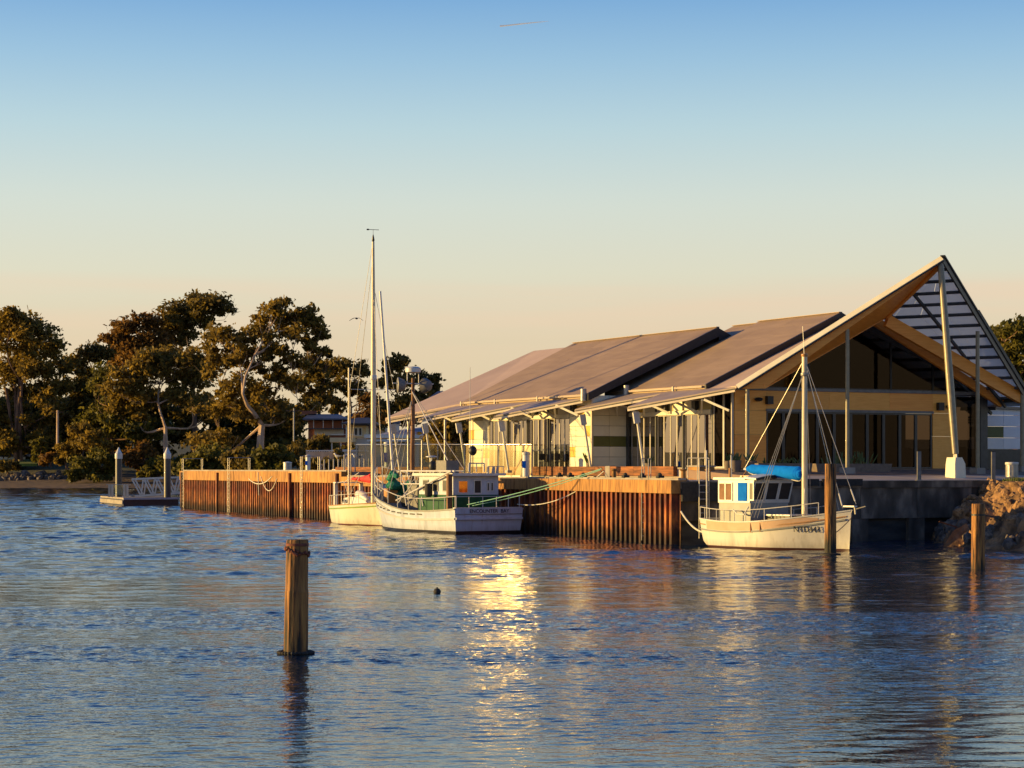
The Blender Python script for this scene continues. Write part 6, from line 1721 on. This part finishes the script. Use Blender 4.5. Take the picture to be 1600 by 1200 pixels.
# dark wood behind everything: one mass nobody could count
rs = np.random.default_rng(77)
cl = []
for i in range(150):
    px_ = rs.uniform(-20, 470); Yw = rs.uniform(432, 455)
    cl.append((ax(px_, Yw), Yw, az(rs.uniform(628, 722), Yw), rs.uniform(2.2, 3.6)))
for i in range(110):      # the wood carries on beyond the frame
    px_ = rs.uniform(-420, -30); Yw = rs.uniform(405, 455)
    cl.append((ax(px_, Yw), Yw, az(rs.uniform(575, 722), Yw), rs.uniform(2.4, 4.2)))
V, Q = leaves(cl, 80, .6, rs)
o = inst('woods', np_mesh('woods', V, Q, M['leaf_dark'], False), kind='stuff')
SH = [(12, 735, 388, [(5, 728, 9), (20, 730, 8)], 'low dark scrub on the stones at the beach edge by the grass', 'leaf_dark'),
      (62, 722, 392, [(58, 695, 7), (66, 690, 6), (62, 706, 8), (58, 716, 7)], 'narrow upright conifer beside the far shore grass', 'leaf_green'),
      (80, 725, 388, [(76, 715, 8), (88, 712, 6), (70, 722, 6)], 'low golden tussock by the pole foot', 'leaf_brown'),
      (105, 728, 386, [(100, 700, 8), (110, 712, 10), (98, 718, 8)], 'ragged olive bush right at the utility pole'.replace('right at', 'touching'), 'leaf_gum'),
      (150, 745, 376, [(125, 728, 14), (150, 712, 14), (170, 722, 14), (140, 735, 14), (165, 740, 12), (118, 742, 10)], 'large round green shrub above the beach', 'leaf_green'),
      (160, 738, 384, [(125, 672, 14), (145, 690, 16), (120, 695, 12), (160, 700, 12)], 'taller olive shrub behind the large round beach shrub', 'leaf_gum'),
      (225, 745, 378, [(205, 715, 12), (225, 705, 14), (215, 730, 12)], 'thin reddish bush behind the first guide pile', 'leaf_brown'),
      (245, 745, 374, [(240, 730, 12), (255, 725, 12), (272, 735, 12), (285, 725, 14), (230, 740, 10)], 'green shrub between the two guide piles', 'leaf_green'),
      (325, 738, 300, [(305, 722, 14), (325, 712, 16), (345, 718, 14), (335, 730, 14), (290, 735, 12)], 'broad dark shrub behind the outer quay ladders', 'leaf_green'),
      (372, 738, 290, [(360, 722, 13), (380, 712, 13), (390, 726, 12)], 'rounded shrub behind the grey tank', 'leaf_dark'),
      (425, 738, 285, [(410, 716, 14), (430, 706, 13), (445, 720, 14), (418, 728, 12)], 'rounded green shrub under the great gum trunk', 'leaf_green'),
      (470, 738, 290, [(455, 715, 12), (475, 722, 13), (490, 728, 10), (462, 700, 10)], 'dark shrub behind the slim quay posts', 'leaf_dark'),
      (505, 735, 300, [(500, 690, 10), (515, 696, 10), (488, 696, 10)], 'olive garden shrub under the flat roofed house', 'leaf_dark'),
      (500, 738, 232, [(482, 724, 9), (496, 727, 10), (512, 725, 9), (525, 728, 8)], 'low hedge along the foot of the pierced garden wall', 'leaf_dark'),
      (545, 735, 265, [(540, 705, 10), (552, 712, 9), (528, 712, 9)], 'clipped dark shrub under the cream balcony', 'leaf_dark')]
for i, (px_, py_, Y_, cl, lab, lf) in enumerate(SH): shrub(px_, py_, Y_, cl, lab, lf, seed=40 + i)
# stones along the far beach
for i in range(60):
    px_ = rs.uniform(-5, 95); Ys = rs.uniform(383, 389); s_ = rs.uniform(.3, .75)
    inst('boulder', bmeshes[i % 7], None, (ax(px_, Ys), Ys, float(shore_z(np.array([ax(px_, Ys)]), np.array([Ys]))[0]) + s_ * .25), (rs.uniform(0, 6), rs.uniform(0, 6), rs.uniform(0, 6)), (s_, s_, s_),
         'grey boulder in the stone band above the far beach', 'boulder', 'boulders above the far beach')
lw = MB().prism([(ax(-40, 396), 396, 4.35), (ax(58, 396), 396, 4.35), (ax(45, 412), 412, 5.25), (ax(-40, 412), 412, 5.25)], (0, 0, -.5)).build('lawn', pm('lawn_green', (.09, .13, .015), (.14, .19, .03), .9, .5), kind='structure')
# ------------------------------------------------------------------ poles, cars, far-shore bits
def upole(px, py0, py1, Y, r, label, arm=False, mat='bark_pale'):
    root = thing('utility_pole', label, 'pole', (ax(px, Y), Y, az(py0, Y)))
    h = (py0 - py1) * Y / F
    MB().tube((0, 0, -.5), (0, 0, h), r, r * .8, 8).build('shaft', M[mat], root, smooth=True)
    MB().bar((-1.1, 0, h - .35), (1.1, 0, h - .35), .12, .12).build('crossarm', M['bark_brown'], root)
    return root
upole(90, 713, 641, 390, .28, 'pale bare utility pole rising from the far shore grass')
upole(459, 715, 638, 300, .12, 'thin grey pole beside the flat roofed house', mat='steel')
def car(px, Y, z, col, label):
    root = thing('parked_car', label, 'car', (ax(px, Y), Y, z), 0, None)
    m = pm('car_paint', col, None, .3)
    MB().prism([(-2, -.8, .3), (2, -.8, .3), (2.05, -.8, .75), (1.2, -.8, .92), (.7, -.8, 1.4), (-.9, -.8, 1.42), (-1.6, -.8, .98), (-2.05, -.8, .85)], (0, 1.6, 0)).build('body', m, root)
    MB().prism([(1.0, -.81, .95), (.62, -.81, 1.33), (-.85, -.81, 1.35), (-1.3, -.81, .98)], (0, 1.62, 0)).build('window', M['black'], root)
    for x in (-1.25, 1.25):
        for y in (-.82, .62): MB().tube((x, y, .32), (x, y + .2, .32), .32, n=14).build('wheel', M['rubber'], root, smooth=True)
car(3, 414, 5.45, (.03, .04, .06), 'dark blue car parked beyond the far grass at the frame edge'); car(17, 414, 5.45, (.05, .07, .12), 'blue hatchback parked beyond the far grass'); car(31, 415, 5.5, (.35, .36, .38), 'silver car parked beside the red one beyond the grass'); car(42, 416, 5.5, (.22, .03, .03), 'red car parked at the end of the row beyond the grass')
for i, px_ in enumerate((37, 31, 25, 20, 15, 9, 2)):
    r_ = thing('barrier_post', ORD[i] + ' short white barrier post from the red car along the far grass', 'post', (ax(px_, 411), 411, 5.2), 0, 'white barrier posts along the far grass')
    MB().box(-.3, .3, -.1, .1, -.2, .42).build('post', M['white_paint'], r_); MB().box(-.34, .34, -.14, .14, .425, .5).build('cap', M['white_metal'], r_)
for px_, wd_ in ((7, 'farther from'), (14, 'closer to')):
    r_ = thing('gate_pillar', 'pale gate pillar among far gum stems, the one ' + wd_ + ' the utility pole', 'pillar', (ax(px_, 420), 420, 5.6), 0, 'pale gate pillars at the far shore')
    MB().box(-.35, .35, -.35, .35, -.3, 2.6).build('shaft', M['bark_pale'], r_); MB().box(-.45, .45, -.45, .45, 2.605, 2.85).build('cap', M['white_paint'], r_)

# ------------------------------------------------------------------ houses behind the quay
M['cream_wall'] = pm('cream_render', (.60, .46, .24), (.68, .53, .30), .8, 1.0)
M['white_wall'] = pm('white_render', (.52, .48, .42), (.60, .56, .50), .8, 1.0)
M['roof_blue'] = pm('blue_grey_roof', (.05, .065, .11), (.07, .09, .14), .5, 1.0)
M['roof_green'] = pm('green_roof', (.035, .065, .055), (.05, .085, .07), .6, 1.0)
M['roof_slate'] = pm('dark_roof', (.03, .028, .035), (.05, .045, .05), .6, 1.0)
M['brick_red'] = pm('red_brick_far', (.17, .06, .035), (.24, .09, .05), .85, 2.0)
def hwin(root, x0, x1, y, z0, z1, fr='white_paint'):
    f = MB().box(x0, x0 + .1, y - .08, y - .01, z0, z1).box(x1 - .1, x1, y - .08, y - .01, z0, z1).box(x0 + .1, x1 - .1, y - .08, y - .01, z0, z0 + .1).box(x0 + .1, x1 - .1, y - .08, y - .01, z1 - .1, z1).build('window', M[fr], root)
    MB().box(x0 + .1, x1 - .1, y - .05, y - .02, z0 + .1, z1 - .1).build('pane', M['black'], f)
Yh = 270.0; k_ = Yh / F
hx = lambda px: (px - 545) * k_; hz_ = lambda py: (735 - py) * k_
hs = thing('house', 'cream two storey house with balcony behind the quay, brown hipped roof', 'house', (ax(545, Yh), Yh, az(735, Yh)))
MB().box(hx(548), hx(572), 0, 5, hz_(684), hz_(665)).build('upper_wall', M['cream_wall'], hs)
MB().box(hx(541), hx(600), .5, 6, -.5, hz_(686)).build('lower_wall', M['white_wall'], hs)
MB().box(hx(517), hx(556), -1.6, 2, hz_(691), hz_(684) - .005).build('balcony', M['cream_wall'], hs)
MB().box(hx(541.5), hx(543.5), -1.2, -.9, hz_(684), hz_(664)).box(hx(546), hx(547), -1.2, -.9, hz_(684), hz_(664)).build('balcony_post', M['white_paint'], hs)
for px_ in (519, 533): MB().box(hx(px_), hx(px_ + 1.6), -1.3, -1, -.5, hz_(691.2)).build('balcony_pillar', M['white_wall'], hs)
MB().loft([[(hx(535), -2, hz_(663.5)), (hx(590), -2, hz_(663.5)), (hx(590), 7, hz_(663.5)), (hx(535), 7, hz_(663.5))], [(hx(535), -2, hz_(661.5)), (hx(590), -2, hz_(661.5)), (hx(590), 7, hz_(661.5)), (hx(535), 7, hz_(661.5))], [(hx(556), 2, hz_(652)), (hx(574), 2, hz_(652)), (hx(574), 3, hz_(652)), (hx(556), 3, hz_(652))]]).build('roof', M['roof_slate'], hs)
hwin(hs, hx(553), hx(559.5), 0, hz_(681), hz_(668)); hwin(hs, hx(560), hx(566), 0, hz_(681), hz_(668)); hwin(hs, hx(543.5), hx(547), 0, hz_(682), hz_(667))
MB().bar((hx(519), -1.5, hz_(679)), (hx(556), -1.5, hz_(679)), .06, .06).build('balcony_rail', M['white_paint'], hs)
Yh = 305.0; k_ = Yh / F
h2 = thing('house', 'low house with wide blue grey roof and dark veranda beside the great gum', 'house', (ax(545, Yh), Yh, az(735, Yh)))
MB().box(hx(480), hx(540), 1.5, 9, -.5, hz_(657)).build('wall', M['brick_red'], h2)
MB().box(hx(490), hx(536), 1.2, 1.45, hz_(680), hz_(669)).build('veranda_screen', M['white_wall'], h2)
MB().loft([[(hx(474), -1, hz_(656)), (hx(542), -1, hz_(656)), (hx(542), 10, hz_(656)), (hx(474), 10, hz_(656))], [(hx(474), -1, hz_(654)), (hx(542), -1, hz_(654)), (hx(542), 10, hz_(654)), (hx(474), 10, hz_(654))], [(hx(478), 4, hz_(646)), (hx(526), 4, hz_(646)), (hx(526), 5, hz_(646)), (hx(478), 5, hz_(646))]]).build('roof', M['roof_blue'], h2)
MB().box(hx(478), hx(540), -.5, 1.1, hz_(670.5), hz_(669)).build('veranda_floor', M['roof_slate'], h2)
for px_ in (490, 505, 520, 535): MB().box(hx(px_), hx(px_ + .8), -.4, -.2, hz_(669), hz_(656.2)).build('veranda_post', M['white_paint'], h2)
MB().box(hx(468), hx(490), 3, 5, hz_(646), hz_(641)).build('chimney', M['brick_red'], h2)
Yh = 330.0; k_ = Yh / F
h3 = thing('house', 'house with dark green gabled roof behind the cream one', 'house', (ax(545, Yh), Yh, az(735, Yh)))
MB().box(hx(525), hx(600), 2, 9, -.5, hz_(660)).build('wall', M['white_wall'], h3)
MB().loft([[(hx(515), 0, hz_(660)), (hx(605), 0, hz_(660)), (hx(605), 11, hz_(660)), (hx(515), 11, hz_(660))], [(hx(552), 4, hz_(643)), (hx(580), 4, hz_(643)), (hx(580), 6, hz_(643)), (hx(552), 6, hz_(643))]]).build('roof', M['roof_green'], h3)
Yh = 200.0; k_ = Yh / F
h4 = thing('house', 'low pale house with lilac grey roof glimpsed under the long awnings', 'house', (ax(545, Yh), Yh, az(735, Yh)))
MB().box(hx(575), hx(650), .6, 7, -.5, hz_(690)).build('wall', M['white_wall'], h4)
for px_ in range(600, 650, 8): MB().box(hx(px_), hx(px_) + .06, .52, .59, 0, hz_(694)).build('wall_batten', M['fascia'], h4)
MB().loft([[(hx(572), -.8, hz_(684)), (hx(660), -.8, hz_(684)), (hx(660), 8, hz_(684)), (hx(572), 8, hz_(684))], [(hx(612), 3, hz_(672)), (hx(690), 3, hz_(662)), (hx(690), 4, hz_(662)), (hx(612), 4, hz_(672))]]).build('roof', pm('lilac_roof', (.20, .19, .24), (.26, .25, .30), .5, 1), h4)
MB().box(hx(570), hx(662), -1.0, -.82, hz_(684.5), hz_(679)).build('fascia', M['white_paint'], h4)
MB().box(hx(575), hx(646), -1.4, .5, hz_(690), hz_(687.5)).build('porch_roof', M['white_paint'], h4)
MB().box(hx(614), hx(622), 1, 2.2, hz_(676), hz_(662)).build('chimney', M['white_wall'], h4)
MB().box(hx(612.5), hx(623.5), .8, 2.4, hz_(662) + .005, hz_(656)).build('chimney_cap', M['roof_blue'], h4)
Yh = 215.0; k_ = Yh / F
h5 = thing('house', 'house with dark navy roof showing above the awnings of the hall', 'house', (ax(545, Yh), Yh, az(735, Yh)))
MB().box(hx(676), hx(800), 1, 9, -.5, hz_(620)).build('wall', M['brick_red'], h5)
MB().loft([[(hx(660), 0, hz_(628)), (hx(810), 0, hz_(628)), (hx(810), 10, hz_(628)), (hx(660), 10, hz_(628))], [(hx(682), 4, hz_(609)), (hx(790), 4, hz_(609)), (hx(790), 6, hz_(609)), (hx(682), 6, hz_(609))]]).build('roof', M['roof_blue'], h5)
MB().box(hx(711), hx(712.5), 3, 3.3, hz_(612), hz_(604)).build('flue', M['white_paint'], h5)
# garden wall and sheds between houses and quay
gwall = thing('garden_wall', 'low pale garden wall with pierced blocks behind the quay posts', 'wall', (ax(500, 240), 240, az(735, 240)))
k_ = 240 / F
MB().box((478 - 500) * k_, (521 - 500) * k_, 0, .3, -1.2, (735 - 706) * k_).build('wall_base', M['bark_pale'], gwall)
for i in range(11): MB().box((479 + i * 3.8 - 500) * k_, (481 + i * 3.8 - 500) * k_, .02, .28, (735 - 706) * k_, (735 - 705) * k_).build('block', M['white_wall'], gwall)
MB().box((478 - 500) * k_, (521 - 500) * k_, -.05, .35, (735 - 705) * k_ + .002, (735 - 704) * k_ + .05).build('coping', M['white_paint'], gwall)
sh = thing('garden_shed', 'small pale shed behind the quay step', 'shed', (ax(552, 236), 236, az(735, 236)))
MB().box(-1.0, 1.4, 0, 2, -.3, 2.1).build('wall', M['white_wall'], sh); MB().prism([(-1.2, -.2, 2.1), (1.6, -.2, 2.1), (1.6, -.2, 2.25), (-1.2, -.2, 2.35)], (0, 2.4, 0)).build('roof', M['white_paint'], sh)
